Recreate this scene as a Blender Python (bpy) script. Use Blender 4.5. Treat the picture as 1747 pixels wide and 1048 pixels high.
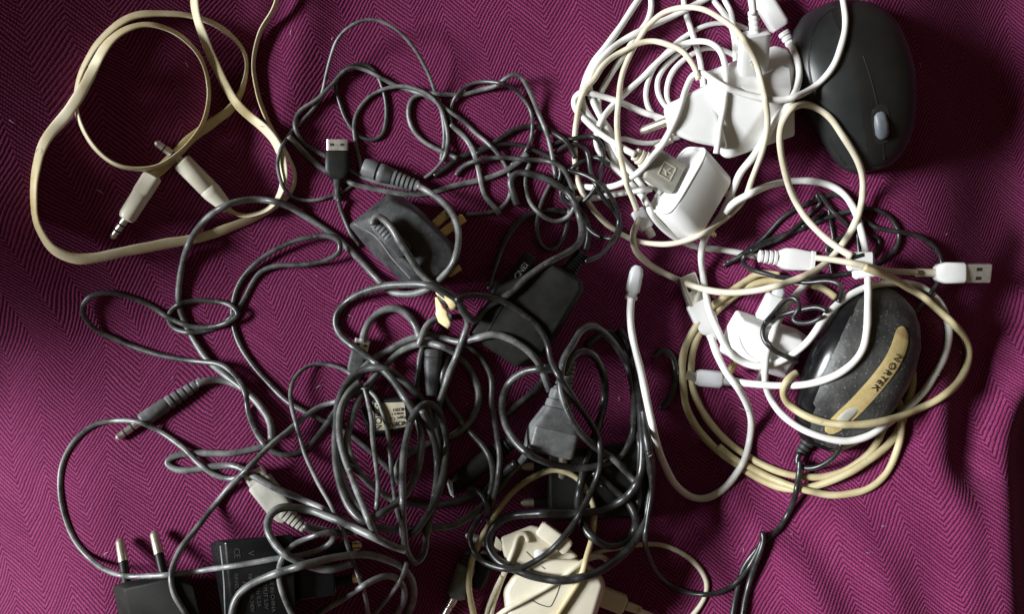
import bpy, bmesh, math
import numpy as np
from mathutils import Vector, Matrix

# ------------------------------------------------------------------ scene, camera, light, exposure
scene = bpy.context.scene
for o in list(bpy.data.objects):
    bpy.data.objects.remove(o)
S = 0.00034            # metres per photograph pixel on the cloth
H = 0.60               # camera height above the cloth
CX, CY = 873.5, 524.0
HP = H / S

cam_d = bpy.data.cameras.new("camera")
cam_d.sensor_width = 36.0
cam_d.lens = 36.0 * H / (1747 * S)
cam_d.clip_start = 0.01
cam_d.clip_end = 50
cam = bpy.data.objects.new("camera", cam_d)
cam.location = (0, 0, H)
scene.collection.objects.link(cam)
scene.camera = cam

world = bpy.data.worlds.new("World")
scene.world = world
world.use_nodes = True
bg = world.node_tree.nodes["Background"]
bg.inputs[0].default_value = (1.0, 0.76, 0.46, 1)
bg.inputs[1].default_value = 0.070

ELEV = math.radians(31)
LH = Vector((-1.0, 0.05, 0)).normalized()          # towards the window: left and slightly to the front
LDIR = (LH * math.cos(ELEV) + Vector((0, 0, math.sin(ELEV)))).normalized()
kd = bpy.data.lights.new("window_light", 'AREA')
kd.shape = 'RECTANGLE'
kd.size = 1.35
kd.size_y = 1.35
kd.energy = 545
kd.color = (0.95, 0.98, 1.0)
key = bpy.data.objects.new("window_light", kd)
key.location = LDIR * 5.0
key.rotation_euler = (-LDIR).to_track_quat('-Z', 'Y').to_euler()
scene.collection.objects.link(key)

vs = scene.view_settings
vs.view_transform = 'Standard'
vs.look = 'None'
vs.exposure = 0.12
vs.gamma = 1.0
vs.use_curve_mapping = False
scene.render.engine = 'CYCLES'
rng = np.random.default_rng(7)

# ------------------------------------------------------------------ materials
def new_mat(name):
    m = bpy.data.materials.new(name)
    m.use_nodes = True
    nt = m.node_tree
    b = nt.nodes["Principled BSDF"]
    return m, nt, b

def noise(nt, scale, detail=3, rough=0.55, vec=None):
    n = nt.nodes.new('ShaderNodeTexNoise')
    n.inputs['Scale'].default_value = scale
    n.inputs['Detail'].default_value = detail
    n.inputs['Roughness'].default_value = rough
    if vec is not None:
        nt.links.new(vec, n.inputs['Vector'])
    return n.outputs['Fac']

def ramp(nt, fac, stops):
    r = nt.nodes.new('ShaderNodeValToRGB')
    nt.links.new(fac, r.inputs[0])
    el = r.color_ramp.elements
    while len(el) < len(stops):
        el.new(0.5)
    for e, (p, c) in zip(el, stops):
        e.position = p
        e.color = (c[0], c[1], c[2], 1) if len(c) == 3 else c
    return r.outputs[0]

def coords(nt):
    t = nt.nodes.new('ShaderNodeTexCoord')
    return t.outputs['Object']

def math_n(nt, op, a, b=None, c=None):
    n = nt.nodes.new('ShaderNodeMath')
    n.operation = op
    for i, v in enumerate((a, b, c)):
        if v is None:
            continue
        if isinstance(v, (int, float)):
            n.inputs[i].default_value = v
        else:
            nt.links.new(v, n.inputs[i])
    return n.outputs[0]

def bump(nt, b, h, dist, strength=1.0):
    n = nt.nodes.new('ShaderNodeBump')
    n.inputs['Strength'].default_value = strength
    n.inputs['Distance'].default_value = dist
    nt.links.new(h, n.inputs['Height'])
    nt.links.new(n.outputs[0], b.inputs['Normal'])

def mixc(nt, fac, a, b):
    n = nt.nodes.new('ShaderNodeMix')
    n.data_type = 'RGBA'
    if isinstance(fac, (int, float)):
        n.inputs[0].default_value = fac
    else:
        nt.links.new(fac, n.inputs[0])
    for i, v in ((6, a), (7, b)):
        if isinstance(v, tuple):
            n.inputs[i].default_value = (v[0], v[1], v[2], 1)
        else:
            nt.links.new(v, n.inputs[i])
    return n.outputs[2]

MAT = {}

def plastic(name, c0, c1, rough, scale=60, bumpd=0.00004, spec=0.5, dust=None, dust_amt=(0.55, 0.75), stretch=None):
    m, nt, b = new_mat(name)
    v = coords(nt)
    f = noise(nt, scale, 4, 0.6, v)
    col = ramp(nt, f, [(0.34, c0), (0.66, c1)])
    if dust:
        f2 = noise(nt, scale * 4.3, 5, 0.72, v)
        k = ramp(nt, f2, [(dust_amt[0], (0, 0, 0)), (dust_amt[1], (1, 1, 1))])
        col = mixc(nt, k, col, dust)
    nt.links.new(col, b.inputs['Base Color'])
    f3 = noise(nt, scale * 12, 3, 0.6, v)
    rr = math_n(nt, 'MULTIPLY_ADD', f, 0.25, rough - 0.12)
    nt.links.new(rr, b.inputs['Roughness'])
    b.inputs['Specular IOR Level'].default_value = spec
    bump(nt, b, f3, bumpd, 0.7)
    MAT[name] = m
    return m

plastic('dusty_black_rubber', (0.014, 0.014, 0.014), (0.080, 0.082, 0.080), 0.39, 85, 0.00012, 0.7, (0.42, 0.42, 0.40), (0.60, 0.88))
plastic('grey_rubber', (0.036, 0.037, 0.037), (0.19, 0.194, 0.19), 0.42, 85, 0.00012, 0.7, (0.52, 0.52, 0.50), (0.60, 0.88))
plastic('black_cord', (0.007, 0.007, 0.007), (0.030, 0.030, 0.030), 0.34, 130, 0.00006, 0.6, (0.20, 0.20, 0.19), (0.60, 0.88))
plastic('black_plastic', (0.006, 0.006, 0.0065), (0.015, 0.0145, 0.0135), 0.45, 50, 0.00004, 0.25, (0.10, 0.10, 0.095), (0.66, 0.95))
plastic('matte_black_plastic', (0.007, 0.0068, 0.006), (0.016, 0.0155, 0.0135), 0.60, 60, 0.00006, 0.18, (0.13, 0.13, 0.12), (0.67, 0.90))
plastic('gloss_black_plastic', (0.004, 0.004, 0.005), (0.008, 0.008, 0.009), 0.22, 50, 0.00002, 0.35, (0.30, 0.30, 0.30), (0.70, 0.86))
plastic('charcoal_plastic', (0.018, 0.018, 0.019), (0.050, 0.051, 0.052), 0.55, 130, 0.00014, 0.45, (0.22, 0.22, 0.21), (0.60, 0.88))
plastic('grey_plastic', (0.085, 0.088, 0.090), (0.17, 0.174, 0.175), 0.5, 110, 0.00010, 0.45, (0.40, 0.40, 0.38), (0.58, 0.88))
plastic('mouse_plastic', (0.0065, 0.0063, 0.0055), (0.010, 0.0095, 0.008), 0.48, 30, 0.00002, 0.4, (0.03, 0.03, 0.03), (0.72, 0.98))
plastic('mouse_side', (0.015, 0.0165, 0.017), (0.021, 0.0225, 0.023), 0.40, 30, 0.00002, 0.5)
plastic('wheel_rubber', (0.09, 0.10, 0.115), (0.15, 0.16, 0.175), 0.45, 120, 0.00006)
plastic('white_plastic', (0.70, 0.70, 0.69), (0.77, 0.77, 0.76), 0.34, 35, 0.00001, 0.5)
plastic('white_cord', (0.64, 0.63, 0.60), (0.74, 0.73, 0.71), 0.45, 60, 0.00003, 0.45, (0.52, 0.47, 0.39), (0.62, 0.95))
plastic('ivory_cord', (0.54, 0.48, 0.35), (0.68, 0.64, 0.52), 0.48, 55, 0.00004, 0.45, (0.44, 0.36, 0.20), (0.62, 0.92))
plastic('tan_cord', (0.40, 0.33, 0.175), (0.56, 0.49, 0.30), 0.48, 55, 0.00005, 0.45, (0.26, 0.19, 0.07), (0.60, 0.86))
plastic('flat_ivory', (0.50, 0.39, 0.18), (0.82, 0.76, 0.58), 0.50, 20, 0.00006, 0.4, (0.36, 0.26, 0.09), (0.60, 0.86))
plastic('cream_plastic', (0.60, 0.55, 0.42), (0.72, 0.68, 0.56), 0.38, 35, 0.00002, 0.5, (0.50, 0.42, 0.26), (0.66, 0.95))
plastic('ivory_plastic', (0.62, 0.58, 0.46), (0.74, 0.71, 0.60), 0.40, 60, 0.00002, 0.5, (0.45, 0.38, 0.22), (0.64, 0.95))
plastic('label_cream', (0.34, 0.31, 0.22), (0.46, 0.42, 0.32), 0.6, 140, 0.00003, 0.3, (0.20, 0.16, 0.09), (0.56, 0.80))
plastic('paper_tag', (0.62, 0.50, 0.24), (0.80, 0.70, 0.44), 0.75, 160, 0.0001, 0.2)
plastic('usb_grey', (0.26, 0.255, 0.22), (0.36, 0.35, 0.30), 0.55, 120, 0.00006, 0.5, (0.46, 0.44, 0.38), (0.6, 0.9))

def metal(name, col, rough):
    m, nt, b = new_mat(name)
    b.inputs['Metallic'].default_value = 0.85
    v = coords(nt)
    f = noise(nt, 260, 3, 0.6, v)
    c = ramp(nt, f, [(0.35, tuple(x * 0.8 for x in col)), (0.65, col)])
    nt.links.new(c, b.inputs['Base Color'])
    r = math_n(nt, 'MULTIPLY_ADD', f, 0.2, rough - 0.1)
    nt.links.new(r, b.inputs['Roughness'])
    MAT[name] = m

metal('nickel', (0.84, 0.81, 0.75), 0.30)
metal('brass', (0.80, 0.62, 0.30), 0.28)
metal('dull_nickel', (0.62, 0.57, 0.47), 0.42)

def flat_col(name, col, rough=0.5, metallic=0.0, spec=0.5):
    m, nt, b = new_mat(name)
    b.inputs['Base Color'].default_value = (*col, 1)
    b.inputs['Roughness'].default_value = rough
    b.inputs['Metallic'].default_value = metallic
    b.inputs['Specular IOR Level'].default_value = spec
    MAT[name] = m
    return m

flat_col('ink', (0.015, 0.014, 0.013), 0.6)
flat_col('grey_ink', (0.09, 0.085, 0.07), 0.6)
flat_col('pale_ink', (0.62, 0.62, 0.60), 0.5)
flat_col('faint_ink', (0.019, 0.018, 0.016), 0.5)
flat_col('slot_black', (0.004, 0.004, 0.004), 0.7)

m, nt, b = new_mat('frosted_white')
b.inputs['Base Color'].default_value = (0.76, 0.77, 0.79, 1)
b.inputs['Roughness'].default_value = 0.35
b.inputs['Transmission Weight'].default_value = 0.25
b.inputs['Subsurface Weight'].default_value = 0.35
b.inputs['Subsurface Radius'].default_value = (0.003, 0.003, 0.003)
MAT['frosted_white'] = m

m, nt, b = new_mat('gold_strip')
v = coords(nt)
f = noise(nt, 300, 2, 0.5, v)
nt.links.new(ramp(nt, f, [(0.3, (0.60, 0.46, 0.19)), (0.7, (0.72, 0.57, 0.28))]), b.inputs['Base Color'])
b.inputs['Metallic'].default_value = 0.35
b.inputs['Roughness'].default_value = 0.38
MAT['gold_strip'] = m

# speckled shell
m, nt, b = new_mat('speckled_shell')
v = coords(nt)
vo = nt.nodes.new('ShaderNodeTexVoronoi')
vo.inputs['Scale'].default_value = 430
vo.inputs['Randomness'].default_value = 1.0
nt.links.new(v, vo.inputs['Vector'])
vo2 = nt.nodes.new('ShaderNodeTexVoronoi')
vo2.inputs['Scale'].default_value = 1000
nt.links.new(v, vo2.inputs['Vector'])
sz = noise(nt, 420, 2, 0.5, v)
th = math_n(nt, 'SUBTRACT', math_n(nt, 'MULTIPLY', sz, 0.50), vo.outputs['Distance'])
k1 = ramp(nt, th, [(0.0, (0, 0, 0)), (0.13, (0.55, 0.55, 0.55))])
th2 = math_n(nt, 'SUBTRACT', 0.33, vo2.outputs['Distance'])
k2 = ramp(nt, th2, [(0.0, (0, 0, 0)), (0.3, (0.45, 0.45, 0.45))])
base = ramp(nt, noise(nt, 90, 4, 0.6, v), [(0.35, (0.020, 0.021, 0.021)), (0.65, (0.060, 0.060, 0.057))])
c = mixc(nt, k2, base, (0.12, 0.12, 0.11))
c = mixc(nt, k1, c, (0.20, 0.20, 0.185))
nt.links.new(c, b.inputs['Base Color'])
b.inputs['Roughness'].default_value = 0.50
bump(nt, b, th, 0.0002, 0.5)
MAT['speckled_shell'] = m

# herringbone blanket
def cloth_material():
    m, nt, b = new_mat('herringbone_cloth')
    v = coords(nt)
    sep = nt.nodes.new('ShaderNodeSeparateXYZ')
    # gentle wander of the weave
    warp = nt.nodes.new('ShaderNodeTexNoise')
    warp.inputs['Scale'].default_value = 11
    warp.inputs['Detail'].default_value = 2
    nt.links.new(v, warp.inputs['Vector'])
    sub = nt.nodes.new('ShaderNodeVectorMath'); sub.operation = 'SUBTRACT'
    nt.links.new(warp.outputs['Color'], sub.inputs[0]); sub.inputs[1].default_value = (0.5, 0.5, 0.5)
    mul = nt.nodes.new('ShaderNodeVectorMath'); mul.operation = 'SCALE'
    nt.links.new(sub.outputs[0], mul.inputs[0]); mul.inputs['Scale'].default_value = 0.017
    add = nt.nodes.new('ShaderNodeVectorMath'); add.operation = 'ADD'
    nt.links.new(v, add.inputs[0]); nt.links.new(mul.outputs[0], add.inputs[1])
    nt.links.new(add.outputs[0], sep.inputs[0])
    X, Y = sep.outputs[0], sep.outputs[1]
    a = math.radians(13)
    ca, sa = math.cos(a), math.sin(a)
    # u across the columns, w along them (pixels of the photograph)
    u = math_n(nt, 'ADD', math_n(nt, 'MULTIPLY', X, ca / S), math_n(nt, 'MULTIPLY', Y, sa / S))
    w = math_n(nt, 'ADD', math_n(nt, 'MULTIPLY', X, sa / S), math_n(nt, 'MULTIPLY', Y, -ca / S))
    W = 57.0
    tri = math_n(nt, 'PINGPONG', u, W)
    PER = 8.4
    ph = math_n(nt, 'MULTIPLY', math_n(nt, 'SUBTRACT', w, math_n(nt, 'MULTIPLY', tri, 1.16)), 1.0 / PER)
    jit = noise(nt, 520, 2, 0.5, v)
    ph = math_n(nt, 'ADD', ph, math_n(nt, 'MULTIPLY', jit, 0.50))
    s = math_n(nt, 'SINE', math_n(nt, 'MULTIPLY', ph, 2 * math.pi))
    rib = math_n(nt, 'MULTIPLY_ADD', s, 0.5, 0.5)
    # yarn turns along each rib
    al = math_n(nt, 'ADD', math_n(nt, 'MULTIPLY', w, 0.16), math_n(nt, 'MULTIPLY', tri, 0.17))
    tw = math_n(nt, 'SINE', math_n(nt, 'ADD', math_n(nt, 'MULTIPLY', al, 2 * math.pi), math_n(nt, 'MULTIPLY', math_n(nt, 'FLOOR', ph), 2.4)))
    tw = math_n(nt, 'MULTIPLY_ADD', tw, 0.5, 0.5)
    fz = noise(nt, 1500, 4, 0.70, v)
    hgt = math_n(nt, 'ADD', math_n(nt, 'ADD', rib, math_n(nt, 'MULTIPLY', tw, 0.22)), math_n(nt, 'MULTIPLY', fz, 0.35))
    bump(nt, b, hgt, 0.00026, 1.0)
    big = noise(nt, 16, 3, 0.55, v)
    yarn = ramp(nt, fz, [(0.30, (0.150, 0.009, 0.066)), (0.72, (0.36, 0.070, 0.205))])
    wn = nt.nodes.new('ShaderNodeTexWhiteNoise'); wn.noise_dimensions = '2D'
    cmb = nt.nodes.new('ShaderNodeCombineXYZ')
    nt.links.new(math_n(nt, 'FLOOR', ph), cmb.inputs[0]); nt.links.new(math_n(nt, 'FLOOR', math_n(nt, 'MULTIPLY', u, 1.0 / W)), cmb.inputs[1])
    nt.links.new(cmb.outputs[0], wn.inputs['Vector'])
    yarn = mixc(nt, math_n(nt, 'MULTIPLY', wn.outputs['Value'], 0.40), yarn, (0.13, 0.006, 0.045))
    yarn = mixc(nt, math_n(nt, 'MULTIPLY', tw, 0.30), yarn, (0.10, 0.005, 0.034))
    yarn = mixc(nt, math_n(nt, 'MULTIPLY', big, 0.35), yarn, (0.175, 0.015, 0.080))
    k = ramp(nt, math_n(nt, 'ADD', rib, math_n(nt, 'MULTIPLY', tw, 0.18)), [(0.09, (0, 0, 0)), (0.66, (1, 1, 1))])
    c = mixc(nt, k, (0.024, 0.0008, 0.008), yarn)
    nt.links.new(c, b.inputs['Base Color'])
    b.inputs['Roughness'].default_value = 0.85
    b.inputs['Specular IOR Level'].default_value = 0.15
    b.inputs['Sheen Weight'].default_value = 0.12
    b.inputs['Sheen Tint'].default_value = (0.9, 0.5, 0.8, 1)
    MAT['cloth'] = m
cloth_material()

# ------------------------------------------------------------------ cloth relief (pixel units, z up)
def smooth(t):
    t = np.clip(t, 0, 1)
    return t * t * (3 - 2 * t)

def gauss(x, y, x0, y0, sx, sy, deg=0.0):
    a = math.radians(deg)
    dx, dy = x - x0, y - y0
    u = dx * math.cos(a) + dy * math.sin(a)
    v = -dx * math.sin(a) + dy * math.cos(a)
    return np.exp(-0.5 * ((u / sx) ** 2 + (v / sy) ** 2))

def fold(x, y, pts, s, amp):
    """a soft fold along a polyline"""
    best = np.full(np.broadcast(x, y).shape, 1e9)
    for (x0, y0), (x1, y1) in zip(pts[:-1], pts[1:]):
        dx, dy = x1 - x0, y1 - y0
        L2 = dx * dx + dy * dy
        t = np.clip(((x - x0) * dx + (y - y0) * dy) / L2, 0, 1)
        d = (x - x0 - t * dx) ** 2 + (y - y0 - t * dy) ** 2
        best = np.minimum(best, d)
    return amp * np.exp(-0.5 * best / (s * s))

def cloth_h(x, y):
    x = np.asarray(x, float); y = np.asarray(y, float)
    h = 0.0 * x + 0.0 * y
    # blanket tilted away from the window to darken upper left and top middle
    q = (430 - x) / 470
    ramp_ = 0.5 * (q + np.sqrt(q * q + 0.004)) - 0.5 * ((q - 2.2) + np.sqrt((q - 2.2) ** 2 + 0.05))
    h = h + 285 * ramp_ * (1 - smooth((y - 250 - 0.22 * (430 - x)) / 290))
    h = h - 46 * smooth((x - 380) / 620) * (1 - smooth((y - 120) / 520))
    # broad hollow right of the middle, added so the cloth there turns dark
    hollow = smooth((x - 740) / 400) * (1 - smooth((x - 1190) / 430))
    win = smooth((y - 150) / 330) * (1 - 0.5 * smooth((y - 860) / 220))
    h = h - 105 * hollow * win
    h = h + 125 * smooth((x + 150) / 400) * smooth((y - 560) / 260) * (1 - smooth((x - 420) / 520))  # rise added to catch more light at the lower left
    # drop towards the upper right, shaped to put that side in shade
    h = h - 110 * smooth((x - 1490) / 330) * (1 - smooth((y - 420) / 330))
    h = h + 16 * gauss(x, y, 1650, 330, 60, 80, 20)
    h = h + 40 * smooth((x - 1250) / 420) * smooth((y - 720) / 200) - 120 * smooth((x - 1668) / 170) * smooth((y - 600) / 160)  # tilt added to brighten the lower right, drop added to darken the edge
    h = h - fold(x, y, [(1830, 430), (1712, 610), (1670, 715), (1655, 790)], 34, 30)
    h = h + fold(x, y, [(545, -160), (520, 40), (478, 250)], 30, 15)  # ridge added to stand in for a soft band of shadow
    h = h + fold(x, y, [(1585, 560), (1600, 690), (1600, 780), (1634, 880), (1640, 1200)], 27, 20)
    h = h + fold(x, y, [(1850, 520), (1742, 690), (1706, 800), (1696, 900), (1720, 1250)], 26, 30)
    h = h + fold(x, y, [(1340, 800), (1430, 885), (1500, 980), (1540, 1120)], 28, 16)
    h = h + fold(x, y, [(1270, 880), (1365, 975), (1430, 1100)], 30, 25)
    h = h + fold(x, y, [(1140, 880), (1210, 950), (1250, 1080)], 26, 13)
    h = h + fold(x, y, [(1040, 60), (1010, 200), (960, 300)], 40, 8)
    h = h + fold(x, y, [(90, 470), (60, 700), (20, 860)], 45, 7)
    h = h + 5 * gauss(x, y, 350, 720, 70, 120, -20) + 6 * gauss(x, y, 470, 560, 60, 90, 15) - 5 * gauss(x, y, 230, 640, 60, 110, 10)
    h = h + 2.4 * np.sin(x / 61 + 1.3 * np.sin(y / 143)) * np.sin(y / 97 + 0.6) + 1.8 * np.sin((x + 0.6 * y) / 83 + 2.0)
    return h

def unproj(px, py, z):
    k = (HP - z) / HP
    return CX + (px - CX) * k, CY + (py - CY) * k

def to_world(V):
    V = np.asarray(V, float)
    return np.stack([(V[:, 0] - CX) * S, (CY - V[:, 1]) * S, V[:, 2] * S], 1)

# height map used to lay things on top of one another
GS = 1.5
GX0, GY0, GX1, GY1 = -300, -300, 2050, 1350
gx = np.arange(GX0, GX1, GS); gy = np.arange(GY0, GY1, GS)
HM = cloth_h(gx[None, :], gy[:, None]).copy()

def hm_at(x, y):
    ix = np.clip(((np.asarray(x) - GX0) / GS).round().astype(int), 0, len(gx) - 1)
    iy = np.clip(((np.asarray(y) - GY0) / GS).round().astype(int), 0, len(gy) - 1)
    return HM[iy, ix]

def stamp_mesh(V, F):
    for f in F:
        for k in range(1, len(f) - 1):
            a, b_, c = V[f[0]], V[f[k]], V[f[k + 1]]
            x0 = max(int((min(a[0], b_[0], c[0]) - GX0) / GS), 0); x1 = min(int((max(a[0], b_[0], c[0]) - GX0) / GS) + 1, len(gx) - 1)
            y0 = max(int((min(a[1], b_[1], c[1]) - GY0) / GS), 0); y1 = min(int((max(a[1], b_[1], c[1]) - GY0) / GS) + 1, len(gy) - 1)
            if x1 < x0 or y1 < y0:
                continue
            X = gx[x0:x1 + 1][None, :]; Y = gy[y0:y1 + 1][:, None]
            d = (b_[1] - c[1]) * (a[0] - c[0]) + (c[0] - b_[0]) * (a[1] - c[1])
            if abs(d) < 1e-6:
                continue
            l0 = ((b_[1] - c[1]) * (X - c[0]) + (c[0] - b_[0]) * (Y - c[1])) / d
            l1 = ((c[1] - a[1]) * (X - c[0]) + (a[0] - c[0]) * (Y - c[1])) / d
            l2 = 1 - l0 - l1
            ins = (l0 >= -0.02) & (l1 >= -0.02) & (l2 >= -0.02)
            z = l0 * a[2] + l1 * b_[2] + l2 * c[2]
            sub = HM[y0:y1 + 1, x0:x1 + 1]
            np.maximum(sub, np.where(ins, z, -1e9), out=sub)

# ------------------------------------------------------------------ object helpers
COL = scene.collection

def thing(name, label, cat, px, py, group=None, z=None):
    o = bpy.data.objects.new(name, None)
    o.empty_display_size = 0.01
    zz = float(cloth_h(px, py)) if z is None else z
    x, y = px, py
    o.location = ((x - CX) * S, (CY - y) * S, zz * S)
    o['label'] = label
    o['category'] = cat
    if group:
        o['group'] = group
    COL.objects.link(o)
    return o

def mk(name, V, F, mat, parent=None, smooth_shade=True, stamp=True, label=None):
    V = np.asarray(V, float)
    if stamp:
        stamp_mesh(V, F)
    Wd = to_world(V)
    if parent is not None:
        Wd = Wd - np.array(parent.location)[None, :] if parent.parent is None else Wd - np.array(parent.parent.location)[None, :]
    me = bpy.data.meshes.new(name)
    me.from_pydata(Wd.tolist(), [], [tuple(f) for f in F])
    bm = bmesh.new(); bm.from_mesh(me)
    bmesh.ops.recalc_face_normals(bm, faces=bm.faces)
    bm.to_mesh(me); bm.free()
    if smooth_shade is True:
        me.shade_smooth()
    elif smooth_shade:
        me.shade_smooth()
        try:
            me.set_sharp_from_angle(angle=math.radians(smooth_shade))
        except Exception:
            pass
    o = bpy.data.objects.new(name, me)
    me.materials.append(MAT[mat])
    if parent is not None:
        o.parent = parent
    if label:
        o['label'] = label
    COL.objects.link(o)
    return o

def bm_extract(bm):
    bm.verts.ensure_lookup_table(); bm.faces.ensure_lookup_table()
    for i, v in enumerate(bm.verts):
        v.index = i
    V = np.array([v.co[:] for v in bm.verts]); F = [[v.index for v in f.verts] for f in bm.faces]
    return V, F

ZB = 0.0               # height of the blanket under the thing being built

def on_blanket(px, py):
    global ZB
    ZB = float(cloth_h(px, py))

def hull(points, bev=3.0, seg=3, dissolve=6):
    """convex solid from (px,py,z) picture points, z above the blanket, edges rounded"""
    bm = bmesh.new()
    for (px, py, z) in points:
        z = z + ZB - (26 if z <= 8 else 0)
        x, y = unproj(px, py, z)
        bm.verts.new((x, y, z))
    r = bmesh.ops.convex_hull(bm, input=bm.verts)
    junk = [g for g in r['geom_interior'] + r['geom_unused'] if isinstance(g, bmesh.types.BMVert)]
    if junk:
        bmesh.ops.delete(bm, geom=list(set(junk)), context='VERTS')
    bmesh.ops.dissolve_limit(bm, angle_limit=math.radians(dissolve), verts=bm.verts, edges=bm.edges)
    if bev > 0:
        bmesh.ops.bevel(bm, geom=list(bm.edges), offset=bev, segments=seg, affect='EDGES', profile=0.5, clamp_overlap=True)
    V, F = bm_extract(bm)
    bm.free()
    return V, F

def frame(d, up=(0, 0, 1)):
    d = np.asarray(d, float); d = d / np.linalg.norm(d)
    up = np.asarray(up, float)
    s = np.cross(d, up); s /= np.linalg.norm(s)
    n = np.cross(s, d)
    return d, s, n

def loft(origin, d, sections, up=(0, 0, 1), n=16, caps=True):
    """sections (t, half_width, half_height, exponent[, side_offset, up_offset]) along d from origin"""
    d, s, u = frame(d, up)
    o = np.asarray(origin, float)
    V = []; F = []
    for sec in sections:
        t, hw, hh, ex = sec[:4]
        so = sec[4] if len(sec) > 4 else 0.0
        uo = sec[5] if len(sec) > 5 else 0.0
        for k in range(n):
            a = 2 * math.pi * (k + 0.5) / n
            c, sn = math.cos(a), math.sin(a)
            cx = math.copysign(abs(c) ** (2.0 / ex), c) * hw + so
            cy = math.copysign(abs(sn) ** (2.0 / ex), sn) * hh + uo
            V.append(o + d * t + s * cx + u * cy)
    m = len(sections)
    for i in range(m - 1):
        for k in range(n):
            F.append([i * n + k, i * n + (k + 1) % n, (i + 1) * n + (k + 1) % n, (i + 1) * n + k])
    if caps:
        F.append(list(range(n))[::-1]); F.append([(m - 1) * n + k for k in range(n)])
    return np.array(V), F

def box(origin, d, up, t0, t1, hw, hh, so=0.0, uo=0.0):
    d, s, u = frame(d, up); o = np.asarray(origin, float)
    V = []
    for t in (t0, t1):
        for a, b_ in ((-1, -1), (1, -1), (1, 1), (-1, 1)):
            V.append(o + d * t + s * (a * hw + so) + u * (b_ * hh + uo))
    F = [[0, 1, 2, 3], [4, 5, 6, 7], [0, 1, 5, 4], [1, 2, 6, 5], [2, 3, 7, 6], [3, 0, 4, 7]]
    return np.array(V), F

def merge(parts):
    V = []; F = []; n = 0
    for v, f in parts:
        V.append(np.asarray(v)); F += [[i + n for i in q] for q in f]; n += len(v)
    return np.concatenate(V), F

def rbox(origin, U, Vv, Wv, r=0.25, n=28, cap=0.08):
    """rounded-rectangle solid: profile spanned by half vectors U,Vv, swept along full vector Wv"""
    o = np.asarray(origin, float); U = np.asarray(U, float); Vv = np.asarray(Vv, float); Wv = np.asarray(Wv, float)
    lu, lv = np.linalg.norm(U), np.linalg.norm(Vv)
    uu, vv = U / lu, Vv / lv
    rad = r * min(lu, lv)
    prof = []
    q = n // 4
    for cx_, cy_, a0 in ((1, 1, 0), (-1, 1, 90), (-1, -1, 180), (1, -1, 270)):
        for k in range(q):
            a = math.radians(a0 + 90 * k / (q - 1))
            prof.append((cx_ * (lu - rad) + rad * math.cos(a), cy_ * (lv - rad) + rad * math.sin(a)))
    m = len(prof)
    lw = np.linalg.norm(Wv)
    e = cap * min(lu, lv)
    rings = [(e * 0.0, e), (e * 0.3, e * 0.3), (e, 0.0), (lw - e, 0.0), (lw - e * 0.3, e * 0.3), (lw, e)]
    V = []; F = []
    for t, ins in rings:
        for (a, b_) in prof:
            fa = a * (lu - ins) / lu; fb = b_ * (lv - ins) / lv
            V.append(o + uu * fa + vv * fb + Wv / lw * t)
    for i in range(len(rings) - 1):
        for k in range(m):
            F.append([i * m + k, i * m + (k + 1) % m, (i + 1) * m + (k + 1) % m, (i + 1) * m + k])
    F.append(list(range(m))[::-1]); F.append([(len(rings) - 1) * m + k for k in range(m)])
    return np.array(V), F

def text_part(name, body, origin, xdir, ydir, size, mat, parent, thick=0.35, align='CENTER', space=1.0):
    """flat lettering: origin (x,y,z) pixel units, xdir reading direction, ydir up direction of the letters"""
    cu = bpy.data.curves.new(name, 'FONT')
    cu.body = body; cu.size = size * S; cu.align_x = align; cu.align_y = 'CENTER'; cu.extrude = thick * S * 0.5
    cu.space_character = space
    tmp = bpy.data.objects.new(name + "_tmp", cu)
    COL.objects.link(tmp)
    dg = bpy.context.evaluated_depsgraph_get()
    me = bpy.data.meshes.new_from_object(tmp.evaluated_get(dg))
    bpy.data.objects.remove(tmp)
    X = np.array([xdir[0], -xdir[1], xdir[2]], float); X /= np.linalg.norm(X)
    Y = np.array([ydir[0], -ydir[1], ydir[2]], float); Y -= X * X.dot(Y); Y /= np.linalg.norm(Y)
    Z = np.cross(X, Y)
    Wo = to_world(np.array([origin]))[0] - np.array((parent.parent or parent).location)
    M = Matrix(((X[0], Y[0], Z[0], Wo[0]), (X[1], Y[1], Z[1], Wo[1]), (X[2], Y[2], Z[2], Wo[2]), (0, 0, 0, 1)))
    me.transform(M)
    me.materials.clear(); me.materials.append(MAT[mat])
    o = bpy.data.objects.new(name, me)
    o.parent = parent
    COL.objects.link(o)
    return o

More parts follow.
